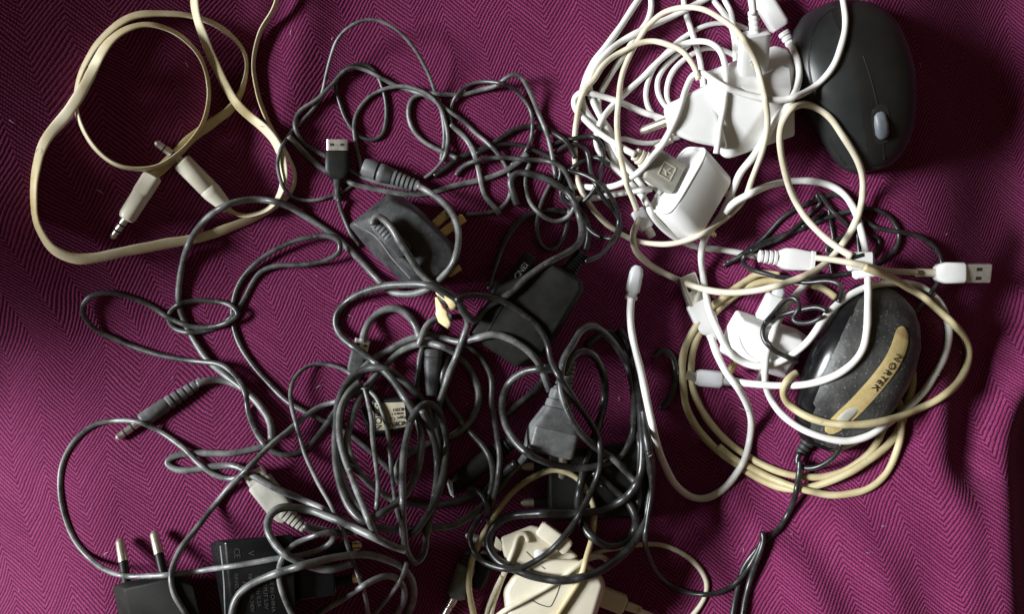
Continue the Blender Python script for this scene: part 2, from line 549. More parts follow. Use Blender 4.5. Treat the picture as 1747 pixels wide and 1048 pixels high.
# ------------------------------------------------------------------ cords
def spline(pts, step=3.0):
    P = np.array([[p[0], p[1], p[2] if len(p) > 2 and p[2] is not None else -999.0, p[3] if len(p) > 3 else np.nan] for p in pts], float)
    if np.isnan(P[:, 3]).all():
        P[:, 3] = 0
    else:
        idx = np.where(~np.isnan(P[:, 3]))[0]
        P[:, 3] = np.interp(np.arange(len(P)), idx, P[idx, 3])
    xy = P[:, :2]
    d = np.maximum(np.linalg.norm(np.diff(xy, axis=0), axis=1), 1e-3)
    T = np.zeros_like(xy)
    T[0] = (xy[1] - xy[0]) / d[0]; T[-1] = (xy[-1] - xy[-2]) / d[-1]
    for i in range(1, len(xy) - 1):
        a = (xy[i] - xy[i - 1]) / d[i - 1]; b_ = (xy[i + 1] - xy[i]) / d[i]
        T[i] = (a * d[i] + b_ * d[i - 1]) / (d[i] + d[i - 1])
    out = []
    for i in range(len(xy) - 1):
        n = max(2, int(math.ceil(d[i] / step)))
        for k in range(n):
            t = k / n
            h00 = 2 * t ** 3 - 3 * t ** 2 + 1; h10 = t ** 3 - 2 * t ** 2 + t; h01 = -2 * t ** 3 + 3 * t ** 2; h11 = t ** 3 - t ** 2
            p = h00 * xy[i] + h10 * d[i] * T[i] + h01 * xy[i + 1] + h11 * d[i] * T[i + 1]
            z0, z1 = P[i, 2], P[i + 1, 2]
            if z0 < -900 and z1 < -900:
                zm = -999
            else:
                z0 = max(z0, 0); z1 = max(z1, 0)
                e = t * t * (3 - 2 * t)
                zm = z0 * (1 - e) + z1 * e
            tl = P[i, 3] * (1 - t) + P[i + 1, 3] * t
            out.append((p[0], p[1], zm, tl))
    out.append((xy[-1, 0], xy[-1, 1], P[-1, 2], P[-1, 3]))
    return np.array(out)

def gsmooth(a, sig):
    n = int(3 * sig) + 1
    k = np.exp(-0.5 * (np.arange(-n, n + 1) / sig) ** 2); k /= k.sum()
    return np.convolve(np.pad(a, n, mode='edge'), k, mode='valid')

def drape(sp, hh, hw, slope=0.7, sig=4.0, sink=(0, 0)):
    """lay a cord (half height hh, half width hw per sample) on whatever is already there"""
    px, py = sp[:, 0], sp[:, 1]
    z = np.zeros(len(px)) + hh
    for it in range(5):
        x, y = unproj(px, py, z)
        tx = np.gradient(x); ty = np.gradient(y); L = np.hypot(tx, ty) + 1e-6
        nx, ny = -ty / L, tx / L
        base = hm_at(x, y)
        for f in (-0.85, -0.45, 0.45, 0.85):
            base = np.maximum(base, hm_at(x + nx * hw * f, y + ny * hw * f) - hh * (1 - math.sqrt(1 - f * f)))
        s0 = np.concatenate([[0], np.cumsum(np.hypot(np.diff(x), np.diff(y)))])
        hide = (s0 < sink[0]) | (s0[-1] - s0 < sink[1])
        base = np.where(hide, cloth_h(x, y), base)
        zc = base + hh
        lift = np.where(sp[:, 2] > -900, cloth_h(x, y) + sp[:, 2], -1e9)
        zc = np.maximum(zc, lift)
        s = np.concatenate([[0], np.cumsum(np.hypot(np.diff(x), np.diff(y)))])
        # pass over its own earlier run
        for j in range(len(x)):
            far = np.where(s[j] - s[:j] > 8 * hw[j] + 6)[0] if j else []
            if len(far):
                dd = np.hypot(x[far] - x[j], y[far] - y[j])
                near = far[dd < (hw[j] * 1.7)]
                if len(near):
                    zc[j] = max(zc[j], (zc[near] + hh[near]).max() + hh[j] * 0.95)
        # stiffness: never drop faster than the slope allows
        ds = np.diff(s)
        for j in range(1, len(x)):
            zc[j] = max(zc[j], zc[j - 1] - slope * ds[j - 1])
        for j in range(len(x) - 2, -1, -1):
            zc[j] = max(zc[j], zc[j + 1] - slope * ds[j])
        z = np.maximum(gsmooth(zc, sig), zc - 1.2)
        z = gsmooth(z, 1.5)
    x, y = unproj(px, py, z)
    return x, y, z

def stamp_cord(x, y, z, hw, hh):
    R = float(hw.max())
    n = int(R / GS) + 1
    ix = ((x - GX0) / GS).round().astype(int); iy = ((y - GY0) / GS).round().astype(int)
    for a in range(-n, n + 1):
        for b_ in range(-n, n + 1):
            d = math.hypot(a, b_) * GS
            val = np.where(d < hw, z + hh * np.sqrt(np.clip(1 - (d / hw) ** 2, 0, 1)), -1e9)
            jx, jy = ix + a, iy + b_
            ok = (jx >= 0) & (jx < len(gx)) & (jy >= 0) & (jy < len(gy)) & (val > -1e8)
            np.maximum.at(HM, (jy[ok], jx[ok]), val[ok])

def cord(name, pts, r, mat, parent, flat=None, slope=0.7, sides=10, label=None, sig=4.0, sink=(0, 0)):
    """round cord of radius r, or flat=(half_width, half_thickness) ribbon with a tilt (degrees) per point"""
    if mat in ('dusty_black_rubber', 'grey_rubber'):
        r *= 0.9
        flat = (flat[0] * 0.9, flat[1] * 0.9) if flat else None
    sp = spline(pts)
    if len(sp) > 14:
        e0, e1 = sp[0, :2].copy(), sp[-1, :2].copy()
        sp[:, 0] = gsmooth(sp[:, 0], 2.2); sp[:, 1] = gsmooth(sp[:, 1], 2.2)
        sp[0, :2], sp[-1, :2] = e0, e1
    s_ = np.arange(len(sp)) * 3.0
    ph = rng.uniform(0, 6.28, 6)
    tp = np.stack([np.gradient(sp[:, 0]), np.gradient(sp[:, 1])], 1); tp /= np.linalg.norm(tp, axis=1)[:, None] + 1e-6
    wob = 0.35 * np.sin(s_ / 17 + ph[0]) + 0.6 * np.sin(s_ / 34 + ph[1]) + 0.15 * np.sin(s_ / 9.5 + ph[2])
    wob *= np.clip(np.minimum(s_, s_[-1] - s_) / 40, 0, 1)
    sp[:, 0] += -tp[:, 1] * wob; sp[:, 1] += tp[:, 0] * wob
    swell = 1 + 0.035 * np.sin(s_ / 23 + ph[3]) + 0.025 * np.sin(s_ / 8 + ph[4])
    if flat:
        th = np.radians(sp[:, 3]); th = gsmooth(th, 5)
        a, b_ = flat
        hw = np.sqrt((a * np.cos(th)) ** 2 + (b_ * np.sin(th)) ** 2)
        hh = np.sqrt((a * np.sin(th)) ** 2 + (b_ * np.cos(th)) ** 2)
    else:
        th = np.zeros(len(sp)); a = b_ = r
        hw = np.full(len(sp), r); hh = hw.copy()
    x, y, z = drape(sp, hh, hw, slope, sig, sink)
    stamp_cord(x, y, z, hw, hh)
    P = np.stack([x, y, z], 1)
    T = np.gradient(P, axis=0); T /= np.linalg.norm(T, axis=1)[:, None] + 1e-9
    up = np.array([[0, 0, 1.0]])
    if flat:
        up = np.array([[CX, CY, HP]]) - P; up /= np.linalg.norm(up, axis=1)[:, None]
    sd = np.cross(T, up); sd /= np.linalg.norm(sd, axis=1)[:, None] + 1e-9
    nn = np.cross(sd, T)
    ex = 2.0 if not flat else 2.3
    V = []
    A = sd * np.cos(th)[:, None] + nn * np.sin(th)[:, None]
    B = -sd * np.sin(th)[:, None] + nn * np.cos(th)[:, None]
    ring = []
    for k in range(sides):
        an = 2 * math.pi * k / sides
        c, s_ = math.cos(an), math.sin(an)
        ca = math.copysign(abs(c) ** (2 / ex), c) * a; cb = math.copysign(abs(s_) ** (2 / ex), s_) * b_
        ring.append(P + (A * ca + B * cb) * swell[:, None])
    V = np.stack(ring, 1).reshape(-1, 3)
    n = len(P)
    F = []
    for i in range(n - 1):
        for k in range(sides):
            F.append((i * sides + k, i * sides + (k + 1) % sides, (i + 1) * sides + (k + 1) % sides, (i + 1) * sides + k))
    F.append(tuple(range(sides))[::-1]); F.append(tuple((n - 1) * sides + k for k in range(sides)))
    o = mk(name, V, F, mat, parent, True, stamp=False, label=label)
    return P

def loose(name, label, pts, r, mat, group=None, cat='cable', **kw):
    """a cable that is a single run of cord"""
    t = thing(name, label, cat, pts[0][0], pts[0][1], group)
    P = cord('cord', pts, r, mat, t, **kw)
    return t, P

def rest_z(px, py, hh, lift=0.0):
    z = float(hm_at(px, py)) + hh
    z = float(hm_at(*unproj(px, py, z))) + hh + lift
    return z - ZB

def seat(pxs, hh):
    return max(float(hm_at(*p)) for p in pxs) + hh

# ------------------------------------------------------------------ the setting
def build_cloth():
    def axis(a, b_, step, far):
        core = np.arange(a, b_ + 1, step)
        out = []
        st = step; v = b_
        while v < far[1]:
            st *= 1.25; v += st; out.append(v)
        inn = []
        st = step; v = a
        while v > far[0]:
            st *= 1.25; v -= st; inn.append(v)
        return np.array(inn[::-1] + list(core) + out)
    xs = axis(-420, 2000, 5.0, (-2600, 4200)); ys = axis(-300, 1350, 5.0, (-2400, 3400))
    X, Y = np.meshgrid(xs, ys)
    Z = cloth_h(X, Y)
    V = np.stack([X.ravel(), Y.ravel(), Z.ravel()], 1)
    nx, ny = len(xs), len(ys)
    i = np.arange(nx - 1)[None, :] + nx * np.arange(ny - 1)[:, None]
    F = np.stack([i, i + nx, i + nx + 1, i + 1], -1).reshape(-1, 4)
    me = bpy.data.meshes.new('blanket')
    me.from_pydata(to_world(V).tolist(), [], F.tolist())
    me.shade_smooth()
    o = bpy.data.objects.new('blanket', me)
    me.materials.append(MAT['cloth'])
    o['kind'] = 'structure'
    o['label'] = 'purple herringbone woven blanket spread under the cables'
    COL.objects.link(o)
build_cloth()

def hm_bi(x, y):
    fx = np.clip((np.asarray(x, float) - GX0) / GS, 0, len(gx) - 2); fy = np.clip((np.asarray(y, float) - GY0) / GS, 0, len(gy) - 2)
    ix, iy = fx.astype(int), fy.astype(int); a, b_ = fx - ix, fy - iy
    return (HM[iy, ix] * (1 - a) + HM[iy, ix + 1] * a) * (1 - b_) + (HM[iy + 1, ix] * (1 - a) + HM[iy + 1, ix + 1] * a) * b_

def surf(px, py, z0=0.0):
    """point of the surface built so far that is seen at this picture point"""
    px = np.asarray(px, float); py = np.asarray(py, float)
    z = z0 + 0 * px
    for _ in range(6):
        x, y = unproj(px, py, z)
        z = 0.5 * z + 0.5 * hm_bi(x, y)
    x, y = unproj(px, py, z)
    return x, y, hm_bi(x, y)

def overlay_strip(name, path, halfw, lift, mat, parent, zref=100, thick=3.0, nw=6, stamp=True):
    """a thin moulding that follows the surface below it; halfw as (fraction, half width) pairs"""
    sp = spline([(p[0], p[1]) for p in path], 2.5)
    x, y = sp[:, 0].copy(), sp[:, 1].copy()
    x, y, _ = surf(x, y, zref)
    tx, ty = np.gradient(x), np.gradient(y); L = np.hypot(tx, ty); nx, ny = -ty / L, tx / L
    t = np.linspace(0, 1, len(x))
    hw = np.interp(t, [a for a, _ in halfw], [b_ for _, b_ in halfw])
    V = []; n = len(x)
    for f in np.linspace(-1, 1, nw + 1):
        X, Y = x + nx * hw * f, y + ny * hw * f
        zz = gsmooth(hm_bi(X, Y), 2.0)
        V.append(np.stack([X, Y, zz + lift * (1 - 0.35 * f ** 4)], 1))
    top = np.stack(V, 1).reshape(-1, 3)
    bot = top.copy(); bot[:, 2] -= thick
    m = nw + 1
    F = []
    for i in range(n - 1):
        for k in range(nw):
            F.append([i * m + k, (i + 1) * m + k, (i + 1) * m + k + 1, i * m + k + 1])
            o2 = n * m
            F.append([o2 + i * m + k, o2 + i * m + k + 1, o2 + (i + 1) * m + k + 1, o2 + (i + 1) * m + k])
        for k in (0, nw):
            F.append([i * m + k, (i + 1) * m + k, n * m + (i + 1) * m + k, n * m + i * m + k])
    for i in (0, n - 1):
        for k in range(nw):
            F.append([i * m + k, i * m + k + 1, n * m + i * m + k + 1, n * m + i * m + k])
    return mk(name, np.concatenate([top, bot]), F, mat, parent, 40, stamp=stamp)

def pt(px, py, z):
    z = z + ZB
    x, y = unproj(px, py, z)
    return np.array([x, y, z])

def conn(parent, p0, z0, p1, z1, parts):
    """a row of lofted parts along the line p0 -> p1 (picture points with heights)"""
    a, b_ = pt(*p0, z0), pt(*p1, z1)
    d = b_ - a
    made = []
    for (name, mat, secs, sm) in parts:
        V, F = loft(a, d, secs)
        made.append(mk(name, V, F, mat, parent, sm))
    return a, d / np.linalg.norm(d), made

def ribs(t0, t1, n, r0, r1, depth=0.72, flat=1.0, ex=2.4):
    """ribbed strain relief from t0 (thin end, r0) to t1 (thick end, r1)"""
    out = []
    st = (t1 - t0) / n
    for i in range(n):
        f = i / max(n - 1, 1)
        r = r0 + (r1 - r0) * f
        a = t0 + i * st
        out += [(a, r * depth, r * depth * flat, ex), (a + st * 0.18, r, r * flat, ex), (a + st * 0.72, r, r * flat, ex), (a + st * 0.9, r * depth, r * depth * flat, ex)]
    out.append((t1, r1 * depth, r1 * depth * flat, ex))
    return out

def body_loft(p0, p1, z, secs, heights, n=40):
    """rounded housing standing on the blanket: secs (fraction, half width, side offset), heights (fraction, height)"""
    base = float(cloth_h((p0[0] + p1[0]) / 2, (p0[1] + p1[1]) / 2))
    a = pt(p0[0], p0[1], z + base); b_ = pt(p1[0], p1[1], z + base)
    a[2] = base; b_[2] = base
    d = b_ - a; L = np.linalg.norm(d)
    out = []
    for (f, hw, so) in secs:
        h = np.interp(f, [q for q, _ in heights], [q for _, q in heights])
        out.append((f * L, hw, h / 2, 2.5, so, h / 2))
    return loft(a, d, out, n=n)

# ------------------------------------------------------------------ tan coil that runs under the wired mouse
G_W = 'pale charging cables on the right'
def tan_coil():
    t = thing('charging_cable', 'yellowed tan cable coiled in wide rings under the speckled mouse', 'cable', 1172, 620, G_W)
    cord('cord', [(1426, 508), (1406, 493), (1374, 485), (1338, 479), (1296, 482), (1258, 502), (1212, 542), (1192, 572), (1180, 612), (1179, 644), (1187, 680), (1204, 712), (1228, 740), (1258, 767),
                  (1290, 788), (1330, 806), (1374, 815), (1410, 813), (1440, 804), (1470, 786), (1490, 766), (1504, 740), (1514, 715), (1512, 690), (1490, 660)], 6.5, 'tan_cord', t)
    cord('cord', [(1330, 470), (1296, 467), (1270, 482), (1238, 506), (1214, 524), (1194, 546), (1178, 572), (1168, 596), (1164, 625), (1166, 660), (1171, 692), (1186, 726), (1210, 757),
                  (1250, 788), (1280, 808), (1320, 828), (1360, 836), (1394, 830), (1430, 816), (1470, 794), (1500, 772), (1526, 746), (1540, 720), (1548, 692), (1556, 664), (1556, 632), (1540, 600), (1500, 590)], 6.8, 'tan_cord', t)
    cord('cord', [(1226, 762), (1250, 782), (1290, 804), (1340, 826), (1380, 838), (1420, 845), (1450, 844), (1480, 836), (1506, 816), (1524, 786), (1534, 756), (1537, 728), (1536, 690), (1510, 650)], 6.3, 'tan_cord', t)
tan_coil()

# ------------------------------------------------------------------ mice
def wireless_mouse():
    t = thing('wireless_mouse', 'black wireless computer mouse beside the large white plug adaptor', 'mouse', 1450, 150)
    secs = [(0, 22, 0), (0.015, 40, 0), (0.05, 60, 0), (0.12, 80, 0), (0.22, 92, 0), (0.36, 98, 0), (0.5, 98, 2), (0.64, 90, 6), (0.78, 79, 9), (0.88, 66, 10), (0.95, 50, 10), (0.985, 36, 10), (1, 24, 10)]
    hts = [(0, 40), (0.05, 62), (0.2, 92), (0.4, 108), (0.55, 108), (0.75, 92), (0.92, 66), (1, 46)]
    V, F = body_loft((1425, 2), (1482, 292), 35, secs, hts)
    mk('body', V, F, 'mouse_side', t, True)
    s2 = [(f * 0.97 + 0.012, w * 0.83, w * 0.15 + so) for f, w, so in secs]
    h2 = [(f, h + 3.0) for f, h in hts]
    V, F = body_loft((1425, 2), (1482, 292), 35, s2, h2)
    mk('top_shell', V, F, 'mouse_plastic', t, True)
    overlay_strip('seam', [(1473, 95), (1484, 128), (1494, 165), (1500, 192)], [(0, 0.8), (1, 1.4)], 0.9, 'slot_black', t, 108, 2.0, 2, stamp=False)
    overlay_strip('seam', [(1506, 234), (1508, 255), (1509, 272)], [(0, 1.4), (1, 1.2)], 0.9, 'slot_black', t, 90, 2.0, 2, stamp=False)
    overlay_strip('seam', [(1432, 10), (1412, 20), (1396, 36), (1384, 66), (1380, 108), (1388, 156), (1399, 200), (1412, 228), (1428, 260), (1441, 285)], [(0, 1.3), (1, 1.3)], 0.8, 'slot_black', t, 80, 2.0, 2, stamp=False)
    overlay_strip('wheel_slot', [(1495, 182), (1499, 188), (1504, 212), (1508, 238), (1509, 244)], [(0, 8), (0.12, 15), (0.5, 15.5), (0.88, 14), (1, 7)], 1.0, 'slot_black', t, 100, 3.0, 6)
    z = float(surf(1504, 212, 90)[2])
    a = pt(1498, 187, z + 1); b_ = pt(1507, 237, z - 7)
    V, F = loft(a, b_ - a, [(0, 3, 2, 2), (3, 8, 6, 2.4), (10, 11, 9.5, 2.6), (25, 12, 12, 2.6), (40, 11, 9.5, 2.6), (47, 8, 6, 2.4), (50, 3, 2, 2)], n=20)
    mk('scroll_wheel', V, F, 'wheel_rubber', t, True)
wireless_mouse()

def wired_mouse():
    MB = float(cloth_h(1455, 625))
    t = thing('wired_mouse', 'speckled dark grey wired mouse with a gold strip lettered NORTEK', 'mouse', 1455, 625)
    secs = [(0, 18, 0), (0.02, 38, 0), (0.06, 57, 0), (0.14, 74, 0), (0.26, 86, 0), (0.4, 91, 0), (0.52, 91, 0), (0.66, 87, 0), (0.8, 77, 0), (0.9, 62, 0), (0.96, 47, 0), (0.99, 34, 0), (1, 22, 0)]
    hts = [(0, 40), (0.08, 70), (0.25, 104), (0.42, 115), (0.6, 106), (0.8, 80), (0.93, 54), (1, 34)]
    V, F = body_loft((1519, 490), (1400, 766), 40, [(f, w * 0.92, 0) for f, w, _ in secs], [(f, h * 0.97) for f, h in hts])
    mk('body', V, F, 'gloss_black_plastic', t, True)
    secs = [(f, w * 0.92, 0) for f, w, _ in secs]
    s2 = [(f * 0.965 + 0.012, w * 0.965, w * 0.045) for f, w, _ in secs]
    hts = [(f, h - 1.5) for f, h in hts]
    h2 = [(f, h + 3.0) for f, h in hts]
    V, F = body_loft((1519, 490), (1400, 766), 40, s2, h2)
    mk('top_shell', V, F, 'speckled_shell', t, True)
    path = [(1541, 558), (1536, 586), (1526, 611), (1513, 632), (1496, 654), (1476, 677), (1458, 696), (1436, 716), (1411, 739)]
    overlay_strip('gold_strip', path, [(0, 3), (0.015, 7.5), (0.04, 10.5), (0.08, 12.5), (0.14, 13.5), (0.4, 14), (0.8, 14.5), (0.93, 13), (0.98, 9), (1, 4)], 2.2, 'gold_strip', t, 92, 4.0, 8)
    # lettering along the strip
    def sl(px, py, dx, dy):
        x, y = unproj(px, py, 95 + MB)
        return float(hm_at(x + dx * 14, y + dy * 14) - hm_at(x - dx * 14, y - dy * 14)) / 28.0
    letters = [('N', 1530, 611), ('O', 1520.5, 625), ('R', 1512.5, 636.5), ('T', 1506, 645.5), ('E', 1500, 653), ('K', 1493, 662)]
    for i, (ch, px, py) in enumerate(letters):
        j0, j1 = letters[max(i - 1, 0)], letters[min(i + 1, 5)]
        dx, dy = j1[1] - j0[1], j1[2] - j0[2]
        L = math.hypot(dx, dy); dx, dy = dx / L, dy / L
        ux, uy = dy, -dx
        ux, uy = (ux, uy) if ux > 0 else (-ux, -uy)
        x, y, z = (float(q) for q in surf(px, py, 60))
        z += 1.6
        text_part('lettering', ch, (x, y, z), (dx, dy, sl(px, py, dx, dy)), (ux, uy, sl(px, py, ux, uy)), 16.5, 'ink', t, 0.7)
    # scroll wheel set into the strip
    z = float(surf(1452, 702, 40)[2])
    a = pt(1470, 683, z + 1); b_ = pt(1430, 722, z - 13)
    L = np.linalg.norm(b_ - a)
    V, F = loft(a, b_ - a, [(0, 3, 2, 2), (0.08 * L, 8, 6, 2.4), (0.25 * L, 10, 6.5, 2.6), (0.5 * L, 10.5, 7.5, 2.6), (0.75 * L, 10, 6.5, 2.6), (0.92 * L, 8, 5, 2.4), (L, 3, 2, 2)], n=20)
    mk('scroll_wheel', V, F, 'usb_grey', t, True)
    # cord outlet and lead
    zz = rest_z(1372, 758, 10)
    conn(t, (1390, 738), zz + 6, (1362, 778), zz - 2, [('strain_relief', 'charcoal_plastic', ribs(0, 46, 5, 15, 9.5, 0.78), 40)])
    cord('cord', [(1364, 774), (1359, 785), (1362, 794), (1374, 799), (1392, 797), (1412, 788), (1430, 772), (1436, 756)], 5.0, 'black_cord', t)
    cord('cord', [(1364, 786), (1364, 800), (1362, 815), (1356, 846), (1344, 878), (1327, 906), (1307, 923), (1287, 943), (1268, 971), (1259, 1000), (1250, 1048), (1246, 1090)], 5.2, 'black_cord', t)
wired_mouse()

# ------------------------------------------------------------------ white loops that run behind the large adaptor
def behind_adaptor():
    loose('charging_cable', 'white cable arching behind the large white adaptor into the top plug', [(1276, 50), (1250, 40), (1224, 39), (1196, 46), (1170, 60), (1150, 76), (1130, 98), (1114, 120), (1104, 144), (1102, 170), (1108, 188), (1122, 204), (1150, 216)], 4.6, 'white_cord', G_W)
    loose('charging_cable', 'innermost white loop tucked behind the left side of the large adaptor', [(1266, 104), (1254, 95), (1230, 84), (1206, 82), (1178, 94), (1156, 110), (1142, 130), (1137, 152), (1140, 174), (1156, 196)], 4.6, 'white_cord', G_W)
    loose('charging_cable', 'short white bend between the two loops left of the large adaptor', [(1176, 76), (1150, 98), (1130, 120), (1122, 142), (1124, 162), (1132, 178), (1150, 194)], 4.6, 'white_cord', G_W)
    loose('charging_cable', 'straight white cable dropping from the top edge behind the large adaptor', [(1164, -30), (1166, 0), (1172, 26), (1182, 56), (1190, 86), (1196, 116), (1200, 150)], 5.2, 'white_cord', G_W)
    loose('charging_cable', 'white cable curving down at the top edge left of the upright plug', [(1206, -30), (1218, 0), (1230, 16), (1244, 36), (1252, 58), (1254, 84), (1256, 116)], 5.4, 'white_cord', G_W)
    loose('charging_cable', 'second white cable bending beside the upright plug at the top edge', [(1224, -30), (1236, 0), (1247, 20), (1251, 40), (1256, 60), (1262, 90)], 5.0, 'white_cord', G_W)
    loose('charging_cable', 'white cable lying flat below the single round adaptor pin', [(1050, 240), (1062, 236), (1084, 242), (1110, 244), (1132, 240), (1160, 234)], 4.6, 'white_cord', G_W)
behind_adaptor()

# ------------------------------------------------------------------ chargers and adaptors
def big_white_adaptor():
    on_blanket(1250, 180)
    t = thing('plug_adaptor', 'large glossy white two-pin plug adaptor with a cable plugged into its top', 'adaptor', 1250, 190)
    V, F = hull([(1208, 146, 112), (1262, 160, 116), (1312, 172, 116), (1352, 168, 112), (1204, 122, 74), (1322, 77, 62), (1345, 84, 62), (1357, 106, 66),
                 (1356, 232, 62), (1244, 271, 62), (1232, 268, 60), (1210, 130, 4), (1318, 85, 4), (1350, 108, 4), (1350, 226, 4), (1245, 264, 4), (1215, 250, 4)], 9, 5)
    mk('body', V, F, 'white_plastic', t, 35)
    out = [(1134, 182), (1164, 164), (1214, 142), (1242, 254), (1180, 242), (1142, 226)]
    V, F = hull([(x, y, 96) for x, y in out] + [(1195 + (x - 1195) * 1.06, 200 + (y - 200) * 1.06, 40) for x, y in out] + [(x, y, 4) for x, y in out], 10, 5)
    mk('plug_end', V, F, 'white_plastic', t, 35)
    # bowl round the socket
    V, F = hull([(1262, 148, 119), (1300, 128, 101), (1330, 110, 88), (1347, 116, 90), (1350, 150, 112), (1346, 164, 117), (1310, 168, 119), (1280, 160, 119)], 2.5, 2)
    mk('port_surround', V, F, 'white_plastic', t, 35)
    conn(t, (1140, 206), 58, (1091, 225), 34, [('pin', 'dull_nickel', [(0, 7.5, 7.5, 2), (44, 7.5, 7.5, 2), (49, 6, 6, 2), (52, 3, 3, 2)], 40)])
    conn(t, (1146, 236), 40, (1118, 252), 22, [('pin', 'dull_nickel', [(0, 7.5, 7.5, 2), (30, 7.5, 7.5, 2), (34, 6, 6, 2), (36, 3, 3, 2)], 40)])
big_white_adaptor()
ZB = 0.0

def small_white_charger():
    on_blanket(1180, 325)
    t = thing('usb_charger', 'small white rounded USB wall charger with a beige USB plug in its face', 'charger', 1180, 325)
    zc = 80
    C = pt(1157, 308, zc)
    U = np.array([-33, 57, 0.0]); Tt = np.array([-18, -6, -31.0]); D = np.array([50, 43, -38.0])
    V, F = rbox(C, U, Tt, D, 0.62, 40, 0.10)
    mk('body', V, F, 'white_plastic', t, 40)
    # raised rim round the socket face
    n = 60; pts_ = []
    lu, lv = np.linalg.norm(U), np.linalg.norm(Tt)
    rim = []
    for k in range(n):
        a = 2 * math.pi * k / n
        c, s_ = math.cos(a), math.sin(a)
        e = 2 / 5.0
        rim.append(C + U / lu * (math.copysign(abs(c) ** e, c) * (lu - 3.0)) + Tt / lv * (math.copysign(abs(s_) ** e, s_) * (lv - 3.0)) - D / np.linalg.norm(D) * 1.0)
    rim = np.array(rim); V = []; F = []
    for i in range(n):
        tg = rim[(i + 1) % n] - rim[i - 1]; tg /= np.linalg.norm(tg)
        q1 = D / np.linalg.norm(D); q2 = np.cross(tg, q1)
        for k in range(6):
            a = 2 * math.pi * k / 6
            V.append(rim[i] + 3.2 * (math.cos(a) * q1 + math.sin(a) * q2))
    for i in range(n):
        for k in range(6):
            F.append([i * 6 + k, i * 6 + (k + 1) % 6, ((i + 1) % n) * 6 + (k + 1) % 6, ((i + 1) % n) * 6 + k])
    mk('face_rim', V, F, 'white_plastic', t, True)
    conn(t, (1234, 326), 34, (1258, 342), 22, [('pin', 'brass', [(0, 7, 7, 2), (24, 7, 7, 2), (28, 5, 5, 2), (29, 2, 2, 2)], 40)])
    conn(t, (1206, 388), 26, (1224, 406), 14, [('pin', 'brass', [(0, 6, 6, 2), (20, 6, 6, 2), (24, 4, 4, 2), (25, 2, 2, 2)], 40)])
small_white_charger()
ZB = 0.0

def lower_white_adaptor():
    on_blanket(1300, 590)
    t = thing('plug_adaptor', 'white two-pin plug charger lying left of the speckled mouse', 'adaptor', 1300, 585)
    V, F = hull([(1268, 548, 88), (1292, 556, 92), (1372, 582, 92), (1356, 614, 86), (1342, 636, 70), (1296, 622, 78), (1246, 600, 74), (1256, 528, 54), (1280, 540, 58), (1358, 560, 58), (1380, 576, 60),
                 (1344, 649, 30), (1296, 634, 34), (1230, 604, 34), (1226, 596, 40), (1240, 556, 40), (1258, 540, 4), (1370, 580, 4), (1338, 640, 4), (1236, 598, 4)], 8, 5)
    mk('body', V, F, 'white_plastic', t, 35)
    overlay_strip('seam_ring', [(1262, 538), (1258, 560), (1262, 584), (1274, 604), (1294, 618)], [(0, 1.5), (1, 1.5)], 1.2, 'white_plastic', t, 80, 3, 2)
    conn(t, (1258, 612), 34, (1243, 640), 22, [('pin', 'brass', [(0, 7.5, 7.5, 2), (26, 7.5, 7.5, 2), (30, 5, 5, 2), (32, 2, 2, 2)], 40)])
    conn(t, (1304, 628), 34, (1290, 667), 18, [('pin', 'nickel', [(0, 7, 7, 2), (34, 7, 7, 2), (39, 5.5, 5.5, 2), (42, 2.5, 2.5, 2)], 40)])
lower_white_adaptor()
ZB = 0.0

def uk_charger():
    on_blanket(690, 410)
    t = thing('mains_charger', 'scuffed dark grey three-pin mains charger with flat brass pins', 'charger', 690, 410)
    V, F = hull([(628, 372, 100), (668, 340, 100), (712, 362, 104), (766, 414, 104), (780, 440, 100), (740, 478, 100), (706, 470, 104), (664, 424, 106), (640, 396, 104),
                 (594, 384, 58), (662, 330, 56), (690, 336, 56), (718, 358, 60), (774, 416, 60), (788, 440, 60), (744, 486, 56), (690, 486, 56), (640, 440, 54),
                 (602, 390, 4), (664, 340, 4), (770, 420, 4), (780, 440, 4), (740, 478, 4), (694, 478, 4)], 5, 3)
    mk('body', V, F, 'charcoal_plastic', t, 32)
    overlay_strip('case_seam', [(604, 382), (640, 404), (668, 440), (700, 476)], [(0, 1.2), (1, 1.2)], 1.0, 'grey_plastic', t, 95, 2.5, 2)
    overlay_strip('case_seam', [(686, 438), (706, 458), (728, 478)], [(0, 1.0), (1, 1.0)], 0.8, 'slot_black', t, 104, 2.0, 2)
    def blade(p0, p1, z0, z1, hw, hh):
        a, b_ = pt(*p0, z0), pt(*p1, z1)
        L = np.linalg.norm(b_ - a)
        dn, sv, uv = frame(b_ - a)
        V, F = rbox(a, sv * hw, uv * hh, b_ - a, 0.45, 24, 0.5)
        mk('pin', V, F, 'brass', t, 40)
    blade((744, 407), (792, 371), 66, 60, 7.5, 5)
    blade((732, 393), (764, 363), 42, 40, 7.5, 5)
    blade((764, 469), (786, 456), 36, 34, 6, 5)
uk_charger()
ZB = 0.0

